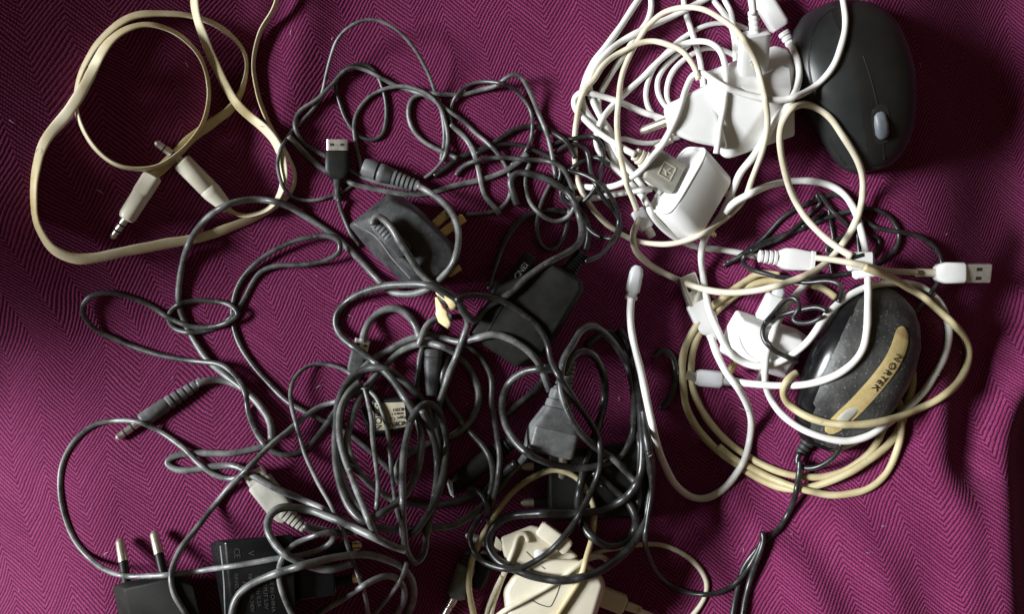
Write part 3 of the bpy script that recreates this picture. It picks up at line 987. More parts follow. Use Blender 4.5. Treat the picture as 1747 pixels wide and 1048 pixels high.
def power_brick():
    on_blanket(900, 530)
    t = thing('power_brick', 'flat dull black power brick in the middle of the pile', 'power brick', 900, 530)
    V, F = hull([(944, 454, 84), (988, 480, 84), (990, 494, 84), (958, 546, 84), (926, 600, 80), (884, 622, 80), (806, 568, 80), (852, 490, 84),
                 (942, 448, 70), (994, 478, 70), (996, 496, 70), (930, 606, 66), (882, 628, 66), (798, 570, 66), (848, 488, 70),
                 (942, 452, 4), (992, 482, 4), (928, 604, 4), (882, 626, 4), (800, 570, 4), (850, 492, 4)], 3.5, 3)
    mk('case', V, F, 'matte_black_plastic', t, 32)
    overlay_strip('case_groove', [(862, 512), (846, 540), (828, 572)], [(0, 1.4), (1, 1.4)], 0.8, 'slot_black', t, 84, 2, 2)
    conn(t, (966, 468), 52, (1000, 424), 34, [('strain_relief', 'black_plastic', ribs(0, 48, 8, 16, 10, 0.75), 40)])
    cord('cord', [(998, 428), (1003, 412), (1004, 392), (998, 372), (990, 356), (982, 340)], 6.0, 'black_cord', t)
power_brick()
ZB = 0.0

def lettered_connector():
    on_blanket(886, 466)
    t = thing('lettered_connector', 'slim black connector with worn white letters beside the power brick', 'connector', 886, 466)
    z = 40
    a, d, _ = conn(t, (866, 492), z, (908, 434), z, [('housing', 'black_plastic', [(0, 10, 12, 5), (3, 14, 15, 6), (56, 14, 15, 6), (66, 12, 13, 5), (70, 9, 10, 4)], 35)])
    x, y = unproj(889, 463, z + ZB)
    s_ = np.array([-d[1], d[0], 0])
    text_part('lettering', 'CNEI', (x, y, z + ZB + 15.7), d, (-d[1] if -d[1] < 0 else d[1], -abs(d[0]), 0), 14, 'pale_ink', t, 0.8)
    conn(t, (840, 486), 24, (872, 510), 24, [('clip', 'charcoal_plastic', [(0, 8, 8, 4), (4, 12, 10, 4), (30, 12, 10, 4), (36, 8, 8, 4)], 35)])
lettered_connector()
ZB = 0.0

def euro_plug():
    on_blanket(945, 700)
    t = thing('mains_plug', 'dusty grey two-pin mains plug with a ribbed neck, pins pointing down', 'plug', 945, 710)
    a = pt(970, 622, 78); b_ = pt(934, 776, 92)
    d = b_ - a; L = np.linalg.norm(d)
    V, F = loft(a, d, [(0.26 * L, 13, 12, 3.5), (0.30 * L, 18, 16, 4.5), (0.38 * L, 19, 17, 5), (0.395 * L, 17.5, 15.5, 5), (0.41 * L, 20, 18, 5.5), (0.47 * L, 21.5, 19, 6), (0.485 * L, 20, 17.5, 6), (0.50 * L, 23, 20, 6.5), (0.66 * L, 34, 25, 8), (0.72 * L, 38, 27.5, 9),
                        (0.735 * L, 38.5, 29, 10), (0.75 * L, 39, 28.5, 10), (0.97 * L, 39, 26, 10), (0.99 * L, 37.5, 24, 9), (L, 35, 21, 8)], up=(0.16, 0.22, 1), n=40)
    mk('head', V, F, 'grey_plastic', t, 28)
    V, F = loft(a, d, ribs(-8, 0.30 * L, 7, 12, 15, 0.74, 0.9), up=(0.16, 0.22, 1), n=20)
    mk('strain_relief', V, F, 'grey_plastic', t, 40)
    V, F = loft(a, d, [(0.76 * L, 44, 12, 8, 6, -20), (0.95 * L, 44, 12, 8, 6, -20)], up=(0.16, 0.22, 1), n=32)
    mk('base', V, F, 'charcoal_plastic', t, 30)
    conn(t, (962, 776), 58, (957, 824), 46, [('pin', 'dull_nickel', [(0, 8, 8, 2), (40, 8, 8, 2), (44, 6, 6, 2), (47, 3, 3, 2)], 40)])
euro_plug()
ZB = 0.0

def black_charger_mid():
    on_blanket(1020, 830)
    t = thing('mains_charger', 'square black mains charger with two round pins pointing left', 'charger', 1020, 830)
    V, F = hull([(936, 772, 84), (1096, 752, 84), (1112, 770, 80), (1110, 880, 80), (940, 888, 80), (934, 780, 70), (934, 880, 70), (936, 770, 4), (1100, 750, 4), (1112, 884, 4), (936, 890, 4)], 4, 3)
    mk('case', V, F, 'black_plastic', t, 32)
    for (y0, z0) in ((797, 44), (858, 44)):
        conn(t, (936, y0 - 1), z0, (876, y0), z0, [('pin_sleeve', 'black_plastic', [(0, 9, 9, 2), (26, 8.5, 8.5, 2)], 40), ('pin', 'dull_nickel', [(10, 7.5, 7.5, 2), (54, 7.5, 7.5, 2), (58, 6, 6, 2), (60, 3, 3, 2)], 40)])
black_charger_mid()
ZB = 0.0

def cream_adaptor():
    on_blanket(940, 990)
    t = thing('plug_adaptor', 'cream two-pin charger with a hinged flap at the bottom edge of the blanket', 'adaptor', 940, 990)
    out = [(862, 1008), (876, 984), (928, 954), (990, 956), (1024, 984), (1030, 1000), (1008, 1072), (868, 1072)]
    V, F = hull([(x, y, 96) for x, y in out] + [(946 + (x - 946) * 1.05, 1010 + (y - 1010) * 1.05, 52) for x, y in out] + [(x, y, 4) for x, y in out], 10, 5)
    mk('body', V, F, 'cream_plastic', t, 35)
    out = [(852, 918), (908, 896), (924, 902), (988, 950), (934, 988), (872, 974), (862, 958)]
    V, F = hull([(x, y, 86) for x, y in out] + [(x, y, 4) for x, y in out], 6, 4)
    mk('plug_end', V, F, 'cream_plastic', t, 35)
    a, b_ = pt(920, 900, 86), pt(970, 936, 90)
    V, F = loft(a, b_ - a, [(0, 10, 8, 5), (4, 13, 10, 6), (56, 13, 10, 6), (60, 10, 8, 5)])
    mk('hinged_flap', V, F, 'cream_plastic', t, 35)
    V, F = hull([(846, 914, 88), (858, 928, 86), (856, 942, 80), (842, 934, 82), (848, 918, 70), (852, 938, 66)], 2, 2)
    mk('catch', V, F, 'cream_plastic', t, 35)
    overlay_strip('panel_line', [(902, 1022), (926, 1034), (938, 1036), (946, 1024), (956, 998)], [(0, 0.8), (1, 0.8)], 0.7, 'grey_ink', t, 94, 2, 2)
    overlay_strip('panel_line', [(898, 942), (914, 958), (930, 972)], [(0, 0.8), (1, 0.8)], 0.7, 'grey_ink', t, 94, 2, 2)
    V, F = loft(pt(920, 946, 95), (0, 0, 1), [(0, 9, 9, 2), (2, 9, 9, 2), (3.5, 6, 6, 2)], up=(0, 1, 0))
    mk('button', V, F, 'white_plastic', t, 40)
    conn(t, (852, 936), 50, (780, 907), 40, [('pin', 'nickel', [(0, 8, 8, 2), (68, 8, 8, 2), (73, 6, 6, 2), (76, 3, 3, 2)], 40)])
    conn(t, (852, 960), 36, (792, 928), 26, [('pin', 'nickel', [(0, 8, 8, 2), (58, 8, 8, 2), (63, 6, 6, 2), (66, 3, 3, 2)], 40)])
cream_adaptor()
ZB = 0.0

def small_black_charger():
    on_blanket(260, 1020)
    t = thing('mains_charger', 'black two-pin mains charger at the lower left edge, pins pointing up', 'charger', 250, 1020)
    V, F = hull([(212, 1006, 78), (290, 988, 78), (330, 1000, 74), (352, 1090, 70), (228, 1090, 70), (192, 1000, 46), (212, 994, 60), (292, 978, 60), (318, 984, 56), (210, 1095, 46), (200, 1004, 4), (300, 990, 4), (330, 1000, 4), (345, 1090, 4), (212, 1090, 4)], 3, 3)
    mk('case', V, F, 'matte_black_plastic', t, 30)
    for p0, p1 in (((217, 1002), (206, 930)), ((281, 988), (264, 914))):
        conn(t, p0, 46, p1, 16, [('pin_sleeve', 'black_plastic', [(0, 7, 7, 2), (48, 7, 7, 2)], 40), ('pin', 'dull_nickel', [(40, 7.6, 7.6, 2), (72, 7.4, 7.4, 2), (76, 6, 6, 2), (79, 3, 3, 2)], 40)])
small_black_charger()
ZB = 0.0

def printed_charger():
    on_blanket(450, 990)
    t = thing('mains_charger', 'glossy black mains charger covered in faint print, brass-tipped pins to the right', 'charger', 450, 990)
    V, F = hull([(384, 926, 92), (500, 912, 92), (506, 1090, 88), (400, 1094, 88), (358, 928, 66), (372, 922, 80), (388, 1096, 66), (360, 930, 4), (502, 916, 4), (508, 1090, 4), (392, 1094, 4)], 3, 3)
    mk('case', V, F, 'gloss_black_plastic', t, 28)
    V, F = hull([(500, 968, 70), (568, 960, 66), (574, 1016, 66), (506, 1026, 70), (500, 966, 4), (570, 960, 4), (576, 1018, 4), (506, 1028, 4)], 4, 3)
    mk('plug_end', V, F, 'gloss_black_plastic', t, 30)
    overlay_strip('lit_edge_line', [(378, 930), (384, 980), (392, 1060), (396, 1090)], [(0, 1.2), (1, 1.2)], 0.8, 'grey_plastic', t, 92, 2.5, 2)  # pale strip painting the lit line along the case edge
    for y0 in (934, 990):
        conn(t, (556, y0 + 8), 40, (612, y0 - 3), 36, [('pin_sleeve', 'black_plastic', [(0, 8.5, 8.5, 2), (42, 8.5, 8.5, 2)], 40), ('pin', 'brass', [(38, 7.6, 7.6, 2), (50, 7.6, 7.6, 2), (54, 6, 6, 2), (56, 3, 3, 2)], 40)])
    zt = 92.6
    for i, ln in enumerate(['TRAVEL ADAPTER', 'MODEL', 'INPUT 100-240V', '50/60Hz 0.2A', 'OUTPUT 5.0V', 'MADE IN CHINA']):
        x, y = unproj(404 + i * 12, 1012 - (i % 2) * 2, zt + ZB)
        z = float(hm_at(x, y)) + 0.5
        text_part('lettering', ln, (x, y, z), (0.07, 1, 0), (1, -0.07, 0), 8.5, 'faint_ink', t, 0.5)
    for i, ch in enumerate(['CE', 'V']):
        x, y = unproj(404 + i * 24, 945, zt + ZB)
        text_part('lettering', ch, (x, y, float(hm_at(x, y)) + 0.5), (0.07, 1, 0), (1, -0.07, 0), 13, 'faint_ink', t, 0.5)
printed_charger()
ZB = 0.0

def labelled_connector():
    on_blanket(660, 705)
    t = thing('labelled_connector', 'black connector block with a worn cream printed label inside the cable coil', 'connector', 660, 705)
    V, F = hull([(634, 684, 46), (694, 680, 46), (702, 700, 44), (698, 730, 44), (638, 744, 46), (624, 700, 30), (626, 734, 30), (632, 680, 28), (700, 676, 28), (706, 728, 28), (638, 748, 28),
                 (628, 690, 4), (700, 680, 4), (702, 730, 4), (636, 744, 4)], 4, 3)
    mk('housing', V, F, 'black_plastic', t, 32)
    V, F = hull([(618, 690, 34), (636, 688, 38), (640, 742, 38), (630, 744, 34), (615, 704, 28), (618, 694, 8), (634, 690, 8), (638, 742, 8), (628, 742, 8)], 2.5, 2)
    mk('side_grip', V, F, 'charcoal_plastic', t, 32)
    overlay_strip('label', [(641, 712), (660, 710.5), (692, 707)], [(0, 23), (1, 20)], 0.9, 'label_cream', t, 46, 2, 4)
    def tx(body, px, py, size, xd, yd):
        x, y = unproj(px, py, 47 + ZB)
        text_part('lettering', body, (x, y, float(hm_at(x, y)) + 0.45), xd, yd, size, 'ink', t, 0.6)
    tx('NOKIA', 678, 723, 10.5, (-1, 0.10, 0), (0.10, 1, 0))
    tx('Type: CA', 678, 714, 7, (-1, 0.10, 0), (0.10, 1, 0))
    tx('2150 0 1', 678, 706, 5.5, (-1, 0.10, 0), (0.10, 1, 0))
    tx('4D2H', 680, 699, 7.5, (-1, 0.10, 0), (0.10, 1, 0))
    tx('NOKIA', 646, 712, 15, (0.04, -1, 0), (-1, -0.04, 0))
labelled_connector()
ZB = 0.0

def off_blanket():
    global ZB
    ZB = 0.0

# ------------------------------------------------------------------ connectors at cord ends
def jack(t, tip, neck, end, z, r, hmat, rmat=None, nrib=0, ze=None):
    """audio jack: metal tip -> neck -> housing end (picture points)"""
    a = np.array(neck, float); L1 = math.hypot(tip[0] - neck[0], tip[1] - neck[1]); L2 = math.hypot(end[0] - neck[0], end[1] - neck[1])
    zn = z if ze is None else ze[0]; zt = z - 2 if ze is None else ze[1]; z = z if ze is None else ze[2]
    conn(t, neck, zn, tip, zt, [('metal_tip', 'nickel', [(0, 6.6, 6.6, 2), (L1 * 0.30, 6.6, 6.6, 2), (L1 * 0.31, 5.6, 5.6, 2), (L1 * 0.36, 5.6, 5.6, 2), (L1 * 0.37, 6.4, 6.4, 2), (L1 * 0.62, 6.4, 6.4, 2), (L1 * 0.63, 5.4, 5.4, 2),
                                                           (L1 * 0.68, 5.4, 5.4, 2), (L1 * 0.69, 6.2, 6.2, 2), (L1 * 0.84, 5.4, 5.4, 2), (L1 * 0.92, 6.0, 6.0, 2), (L1, 2.5, 2.5, 2)], 40),
                                  ('insulator_ring', 'slot_black', [(L1 * 0.315, 5.9, 5.9, 2), (L1 * 0.355, 5.9, 5.9, 2)], 40),
                                  ('insulator_ring', 'slot_black', [(L1 * 0.635, 5.7, 5.7, 2), (L1 * 0.675, 5.7, 5.7, 2)], 40)])
    secs = [(0, r * 0.72, r * 0.72, 2.2), (2, r * 0.95, r * 0.95, 2.2), (4, r, r, 2.2)]
    if nrib:
        secs += [(L2 * 0.38, r, r, 2.2), (L2 * 0.42, r * 0.85, r * 0.85, 2.2)]
        conn(t, neck, zn, end, z, [('housing', hmat, secs, 40), ('strain_relief', rmat or hmat, ribs(L2 * 0.42, L2, nrib, r * 0.98, r * 0.66, 0.78), 40)])
    else:
        secs += [(L2 * 0.55, r, r, 2.2), (L2 * 0.56, r * 0.96, r * 0.96, 2.2), (L2 * 0.57, r, r, 2.2), (L2 * 0.66, r, r, 2.2), (L2, r * 0.62, r * 0.62, 2.2)]
        conn(t, neck, zn, end, z, [('housing', hmat, secs, 40)])

def usb_a(t, tip, mid, end, z, tilt_up=(0, 0, 1), w=17.5, hmat='black_plastic', hw=None, hh=11, strain=None, smat=None):
    """USB-A plug: metal shell tip->mid, housing mid->end"""
    L1 = math.hypot(tip[0] - mid[0], tip[1] - mid[1]); L2 = math.hypot(end[0] - mid[0], end[1] - mid[1])
    a, b_ = pt(*mid, z), pt(*tip, z)
    d = b_ - a; L1 = np.linalg.norm(d)
    V, F = loft(a, d, [(-3, w, 6.6, 9), (L1 * 0.97, w, 6.6, 9), (L1, w - 1.2, 5.6, 9)], up=tilt_up)
    sh = mk('metal_shell', V, F, 'nickel', t, 35)
    for s_ in (-1, 1):
        V, F = box(a, d, tilt_up, L1 * 0.42, L1 * 0.62, 2.9, 0.6, s_ * w * 0.48, 6.8)
        mk('contact_window', V, F, 'slot_black', sh, False, stamp=False)
    hw = hw or w + 3
    conn(t, mid, z, end, z, [('housing', hmat, [(0, hw * 0.92, hh * 0.92, 6), (3, hw, hh, 6), (L2 * 0.7, hw, hh, 6), (L2 * 0.92, hw * 0.8, hh * 0.9, 5), (L2, hw * 0.6, hh * 0.75, 4)], 35)])

# ------------------------------------------------------------------ flat ivory audio cable, upper left
def ivory_audio():
    t = thing('audio_cable', 'flat ivory audio cable with two jack plugs at the upper left', 'cable', 215, 370)
    cord('cord', [(258, 303, None, 10), (286, 277, None, 10), (324, 238, None, 15), (363, 210, None, 20), (401, 176, None, 45), (417, 138, None, 70), (420, 100, None, 75), (405, 71, None, 72), (372, 43, None, 60), (329, 28, None, 62), (267, 23, None, 60), (224, 28, None, 50), (186, 52, None, 55), (153, 95, None, 66), (134, 138, None, 72), (130, 177, None, 76),
                  (138, 215, None, 76), (157, 248, None, 74), (191, 277, None, 74), (229, 288, None, 70), (267, 284, None, 70), (305, 262, None, 70), (339, 224, None, 72), (355, 177, None, 74), (353, 129, None, 74), (334, 86, None, 72), (300, 55, None, 70), (258, 42, None, 66), (219, 48, None, 60), (186, 72, None, 50), (162, 110, None, 30), (138, 157, None, 8), (110, 200, None, 8),
                  (81, 234, None, 25), (62, 286, None, 48), (57, 343, None, 62), (67, 391, None, 60), (91, 425, None, 40), (129, 441, None, 4), (162, 441, None, 10), (215, 429, None, 15), (286, 415, None, 10), (358, 401, None, 15), (420, 377, None, 38), (467, 353, None, 58),
                  (496, 328, None, 72), (503, 300, None, 74), (490, 262, None, 74), (458, 210, None, 70), (439, 157, None, 70), (432, 110, 6, 72), (444, 57, 14, 70), (472, 0, 30, 70), (470, -60, 40, 60), (420, -110, 45, 50), (360, -80, 45, 45), (334, -30, 40, 40), (332, 4, 34, 42), (336, 30, 30, 42), (348, 67, 24, 32), (372, 119, 16, 32), (401, 172, 10, 32), (430, 202, 6, 35), (450, 219, 4, 32), (470, 244, None, 30), (482, 270, None, 38), (485, 295, None, 45), (477, 334, None, 62),
                  (463, 353, None, 70), (429, 367, None, 72), (401, 364, None, 72), (384, 352, None, 70)], 0, 'flat_ivory', t, flat=(8.6, 2.5), sides=14, slope=0.5)
    za, zb, zd = rest_z(262, 298, 12), rest_z(217, 370, 15), rest_z(191, 406, 12)
    conn(t, (262, 298), za, (217, 370), zb, [('housing', 'ivory_plastic', [(0, 11, 9, 4), (3, 14, 12, 5), (36, 14, 12, 5), (38, 14.5, 14.5, 2.4), (78, 14, 14, 2.4), (84, 12, 12, 2.2), (86, 8, 8, 2)], 40)])
    conn(t, (217, 370), zb, (191, 406), zd, [('metal_tip', 'nickel', [(0, 6.6, 6.6, 2), (14, 6.6, 6.6, 2), (14.6, 5.4, 5.4, 2), (17, 5.4, 5.4, 2), (17.6, 6.4, 6.4, 2), (26, 6.4, 6.4, 2), (26.6, 5.2, 5.2, 2), (29, 5.2, 5.2, 2), (29.6, 6, 6, 2), (36, 5, 5, 2), (40, 6, 6, 2), (44, 2.5, 2.5, 2)], 40),
                                                 ('insulator_ring', 'slot_black', [(14.5, 5.8, 5.8, 2), (17.1, 5.8, 5.8, 2)], 40), ('insulator_ring', 'slot_black', [(26.5, 5.6, 5.6, 2), (29.1, 5.6, 5.6, 2)], 40)])
    jack(t, (269, 245), (308, 274), (384, 351), 0, 16, 'ivory_plastic', ze=(rest_z(308, 274, 14), rest_z(269, 245, 11), rest_z(380, 347, 12)))
ivory_audio()

# ------------------------------------------------------------------ white and beige cables, upper right
def right_cables():
    # whites of the bundle
    t = thing('charging_cable', 'white cable from the top edge ending in a ribbed white micro connector', 'cable', 1345, 440, G_W)
    zz = rest_z(1345, 442, 15)
    conn(t, (1294, 437), zz, (1392, 447), zz, [('strain_relief', 'white_plastic', ribs(0, 34, 4, 11, 13, 0.74), 40), ('housing', 'white_plastic', [(33, 13, 11, 4), (44, 19, 13, 5), (60, 20, 14, 6), (90, 17, 13, 6), (91, 18.5, 14, 6), (97, 18.5, 14, 6), (98, 14, 10, 6)], 30)])
    cord('cord', [(1098, -16), (1088, 0), (1062, 40), (1034, 80), (1010, 112), (997, 140), (992, 168), (998, 188), (1014, 210), (1034, 236), (1044, 262), (1056, 284), (1072, 304), (1090, 326), (1102, 346), (1116, 372), (1130, 388), (1168, 413), (1200, 422), (1240, 428), (1296, 438)], 6.0, 'white_cord', t)
    loose('charging_cable', 'white cable from the top edge running down beside the beige ring', [(1108, -20), (1111, 0), (1112, 12), (1106, 34), (1088, 58), (1070, 86), (1050, 114), (1034, 138), (1024, 160), (1020, 180), (1028, 204), (1040, 220), (1054, 256), (1070, 280), (1094, 302), (1114, 316), (1128, 330)], 5.4, 'white_cord', G_W)
    loose('charging_cable', 'white cable sweeping from the top edge leftward into the bundle', [(1222, -14), (1200, 0), (1172, 14), (1150, 25), (1116, 42), (1078, 60), (1050, 78), (1030, 96), (1012, 120), (1004, 140), (1008, 164), (1018, 186), (1030, 208), (1044, 240), (1060, 270), (1082, 300), (1104, 330)], 5.6, 'white_cord', G_W)
    loose('charging_cable', 'white loop arching over the large adaptor and down its front', [(1222, 262), (1226, 240), (1230, 212), (1236, 172), (1239, 140), (1236, 108), (1228, 86), (1212, 73), (1190, 69), (1166, 74), (1142, 88), (1120, 108), (1090, 138), (1062, 164), (1040, 186), (1022, 210), (1017, 230), (1018, 248), (1025, 264), (1040, 280), (1058, 294), (1074, 310), (1092, 330), (1106, 350)], 5.4, 'white_cord', G_W)
    # USB plug in the small charger
    t = thing('charging_cable', 'white cable with a beige USB plug pushed into the small charger', 'cable', 1120, 280, G_W)
    on_blanket(1180, 325)
    A = pt(1082, 262, 108); B = pt(1154, 306, 84)
    d = B - A; L = np.linalg.norm(d); upv = np.array([18, 6, 31.0])
    V, F = loft(A, d, ribs(0, 26, 3, 11, 15, 0.7), up=upv); mk('strain_relief', V, F, 'cream_plastic', t, 40)
    V, F = loft(A, d, [(25, 14, 9, 4), (29, 24, 12, 6), (34, 28, 13, 8), (L, 28, 13, 8)], up=upv); hs = mk('housing', V, F, 'usb_grey', t, 32)
    dn, s_, u = frame(d, upv)
    ctr = A + dn * (25 + (L - 25) * 0.58) + u * 13.3
    for q0, q1, hw in (((-12, -12), (12, -12), 1), ((-12, 12), (12, 12), 1), ((-12, -12), (-12, 12), 1), ((12, -12), (12, 12), 1), ((-8, 0), (9, 0), 1.1), ((-2, 0), (4, 7), 1), ((-4, 0), (2, -7), 1)):
        p0 = ctr + dn * q0[0] + s_ * q0[1]; p1 = ctr + dn * q1[0] + s_ * q1[1]
        V, F = box(p0, p1 - p0, u, 0, float(np.linalg.norm(p1 - p0)), hw, 0.5)
        mk('usb_symbol', V, F, 'cream_plastic', hs, False, stamp=False)
    off_blanket()
    cord('cord', [(1140, 206), (1120, 198), (1104, 193), (1070, 179), (1040, 168), (1010, 160), (992, 157), (981, 166), (982, 184), (994, 200), (1012, 219), (1038, 238), (1062, 252), (1084, 264)], 5.6, 'white_cord', t, sink=(34, 0))
    # upright plug in the large adaptor
    t = thing('charging_cable', 'white cable with a square plug standing in the large adaptor', 'cable', 1288, 90, G_W)
    on_blanket(1250, 180)
    A = pt(1288, 54, 132); B = pt(1284, 116, 92)
    d = B - A
    V, F = loft(A, d, [(0, 20, 9, 4), (3, 25, 12, 5), (70, 25, 12, 5), (74, 25, 12, 5)], up=(0, -0.5, 1)); hs = mk('housing', V, F, 'white_plastic', t, 35)
    dn, s_, u = frame(d, (0, -0.5, 1))
    ctr = A + dn * 40 + u * 12.2 - s_ * 6
    for q0, q1 in (((-12, 0), (12, 0)), ((-3, 0), (4, 6)), ((0, 0), (7, -5))):
        p0 = ctr + dn * q0[0] + s_ * q0[1]; p1 = ctr + dn * q1[0] + s_ * q1[1]
        V, F = box(p0, p1 - p0, u, 0, float(np.linalg.norm(p1 - p0)), 1.0, 0.4)
        mk('usb_symbol', V, F, 'frosted_white', hs, False, stamp=False)
    conn(t, (1284, 18), 138, (1288, 58), 130, [('strain_relief', 'white_plastic', ribs(0, 42, 5, 8, 8.5, 0.9), 40)])
    off_blanket()
    cord('cord', [(1276, -40, 138), (1281, -10, 138), (1284, 12, 138), (1285, 24, 138)], 6.2, 'white_cord', t)
    # cable with hanging plug, running down and round the wired mouse
    t = thing('charging_cable', 'long white cable from a slim plug at the top, looping round the speckled mouse', 'cable', 1320, 30, G_W)
    zz = rest_z(1330, 50, 30)
    zz = min(zz, 110 + float(cloth_h(1330, 50)))
    conn(t, (1297, -8), zz, (1338, 58), zz, [('housing', 'white_plastic', [(0, 14, 10, 4), (3, 17, 12, 5), (60, 17, 12, 5), (66, 14, 10, 4)], 35)])
    conn(t, (1336, 54), zz, (1351, 80), zz, [('strain_relief', 'white_plastic', ribs(0, 28, 3, 10, 8, 0.82), 40)])
    cord('cord', [(1348, 74, zz - 4 - float(cloth_h(1348, 74))), (1353, 84), (1360, 100), (1363, 124), (1358, 152), (1344, 180), (1326, 204), (1300, 242), (1284, 268), (1262, 296), (1248, 330), (1232, 366), (1216, 388), (1204, 402), (1198, 418), (1196, 440), (1198, 464), (1204, 500), (1211, 530), (1224, 560), (1234, 586), (1248, 606), (1270, 620), (1300, 626), (1326, 620), (1350, 606), (1378, 582),
                  (1398, 556), (1418, 530), (1450, 504), (1486, 488), (1522, 482), (1550, 483), (1576, 492), (1596, 508), (1610, 528), (1617, 552), (1618, 582), (1610, 614), (1596, 640), (1576, 668), (1546, 698), (1510, 726), (1480, 745), (1450, 754), (1420, 751), (1386, 740), (1354, 724), (1330, 702), (1313, 676), (1306, 658), (1304, 636), (1307, 608), (1316, 578), (1330, 544), (1350, 514), (1376, 482), (1388, 462)], 6.2, 'white_cord', t)
    # cable across the adaptor and mouse with the hairpin
    loose('charging_cable', 'white cable crossing the black mouse and adaptor, bent back in a hairpin at the left', [(1436, -30), (1438, 0), (1442, 36), (1436, 76), (1422, 112), (1400, 140), (1372, 159), (1350, 167), (1320, 169), (1294, 166), (1266, 159), (1238, 149), (1212, 133), (1196, 124), (1186, 126), (1170, 152), (1160, 182), (1148, 214), (1130, 246), (1110, 272), (1090, 294), (1070, 308), (1046, 317), (1020, 320), (994, 318), (976, 319), (966, 327), (972, 337), (1000, 338), (1050, 331), (1112, 322)], 5.5, 'white_cord', G_W)
    # beige phone cable, first run
    t = thing('phone_cable', 'long beige phone cable ringing the white chargers, small white phone plug at its end', 'cable', 1100, 375, G_W)
    zz = rest_z(1096, 372, 9)
    conn(t, (1086, 358), zz, (1106, 392), zz, [('housing', 'white_plastic', [(0, 10, 7, 5), (2, 13, 8.5, 6), (36, 13, 8.5, 6), (39, 11, 7, 5)], 35)])
    conn(t, (1105, 390), zz, (1114, 406), zz - 1, [('metal_tip', 'nickel', [(0, 8, 4, 6), (15, 8, 4, 6), (18, 6, 3, 5)], 35)])
    cord('cord', [(1087, 360), (1082, 346), (1070, 316), (1062, 282), (1056, 250), (1053, 210), (1053, 190), (1056, 156), (1062, 124), (1074, 96), (1088, 70), (1100, 52), (1116, 34), (1130, 22), (1150, 14), (1180, 11), (1206, 18), (1230, 32), (1254, 50), (1274, 76), (1290, 106), (1299, 136), (1306, 170), (1309, 200), (1308, 226), (1302, 252),
                  (1292, 280), (1282, 308), (1272, 338), (1250, 362), (1222, 384), (1198, 399), (1164, 412), (1120, 417), (1080, 410), (1046, 390), (1016, 362), (996, 332), (984, 300), (980, 270), (980, 240), (984, 204), (990, 172), (1000, 150), (1016, 134), (1024, 118), (1040, 100), (1062, 86), (1090, 73), (1116, 70), (1140, 76), (1162, 86), (1178, 104), (1188, 122), (1192, 136)], 5.0, 'ivory_cord', t)
right_cables()

def right_tangle():
    g = 'thin black wires tangled on the right'
    # thin black tangle
    t = thing('thin_cable', 'thin black wire crumpled into a knot right of the small white charger', 'cable', 1390, 380, g)
    K = 'black_cord'
    cord('cord', [(1414, 356), (1417, 380), (1422, 410), (1416, 440), (1420, 470)], 3.6, K, t)
    cord('cord', [(1234, 453), (1256, 441), (1286, 419), (1312, 396), (1330, 376), (1360, 356), (1390, 342), (1412, 334), (1428, 332), (1446, 342), (1457, 360), (1462, 384), (1464, 420), (1470, 455)], 4.2, K, t)
    cord('cord', [(1240, 448), (1262, 438), (1284, 425), (1320, 405), (1360, 393), (1400, 377), (1430, 365), (1452, 360), (1480, 356), (1504, 360), (1524, 376), (1534, 398), (1528, 424), (1508, 442), (1486, 454), (1456, 464), (1420, 471), (1388, 474), (1340, 474), (1300, 465), (1276, 457), (1266, 446), (1272, 434)], 4.2, K, t)
    cord('cord', [(1448, 386), (1424, 364), (1408, 344), (1398, 330), (1392, 329), (1394, 338), (1401, 342), (1384, 362), (1362, 384), (1340, 403), (1300, 420), (1280, 428)], 3.8, K, t)
    cord('cord', [(1368, 388), (1386, 376), (1406, 362)], 3.6, K, t)
    cord('cord', [(1440, 402), (1418, 415), (1408, 426), (1412, 434), (1430, 424), (1450, 404)], 3.8, K, t)
    cord('cord', [(1484, 402), (1496, 404), (1502, 412), (1494, 430), (1484, 442)], 3.6, K, t)
    cord('cord', [(1340, 480), (1380, 482), (1420, 480), (1434, 486), (1437, 500), (1430, 516)], 4.0, K, t)
    loose('thin_cable', 'thin black wire looping over the beige USB plug at the right', [(1462, 366), (1476, 373), (1490, 386), (1512, 392), (1546, 398), (1572, 405), (1592, 420), (1604, 440), (1607, 460), (1600, 482), (1588, 502), (1570, 524), (1548, 544)], 4.3, K, g, sink=(0, 56))
    loose('thin_cable', 'thin black wire wound round the lower white adaptor and its small plug', [(1362, 618), (1336, 606), (1316, 594), (1303, 578), (1302, 558), (1314, 544), (1338, 536), (1370, 528), (1402, 526), (1412, 532)], 4.4, K, g)
    loose('thin_cable', 'short black wire behind the small plug of the lower adaptor', [(1304, 552), (1322, 532), (1340, 512), (1356, 508), (1364, 520), (1352, 546), (1384, 550), (1404, 540)], 4.0, K, g)

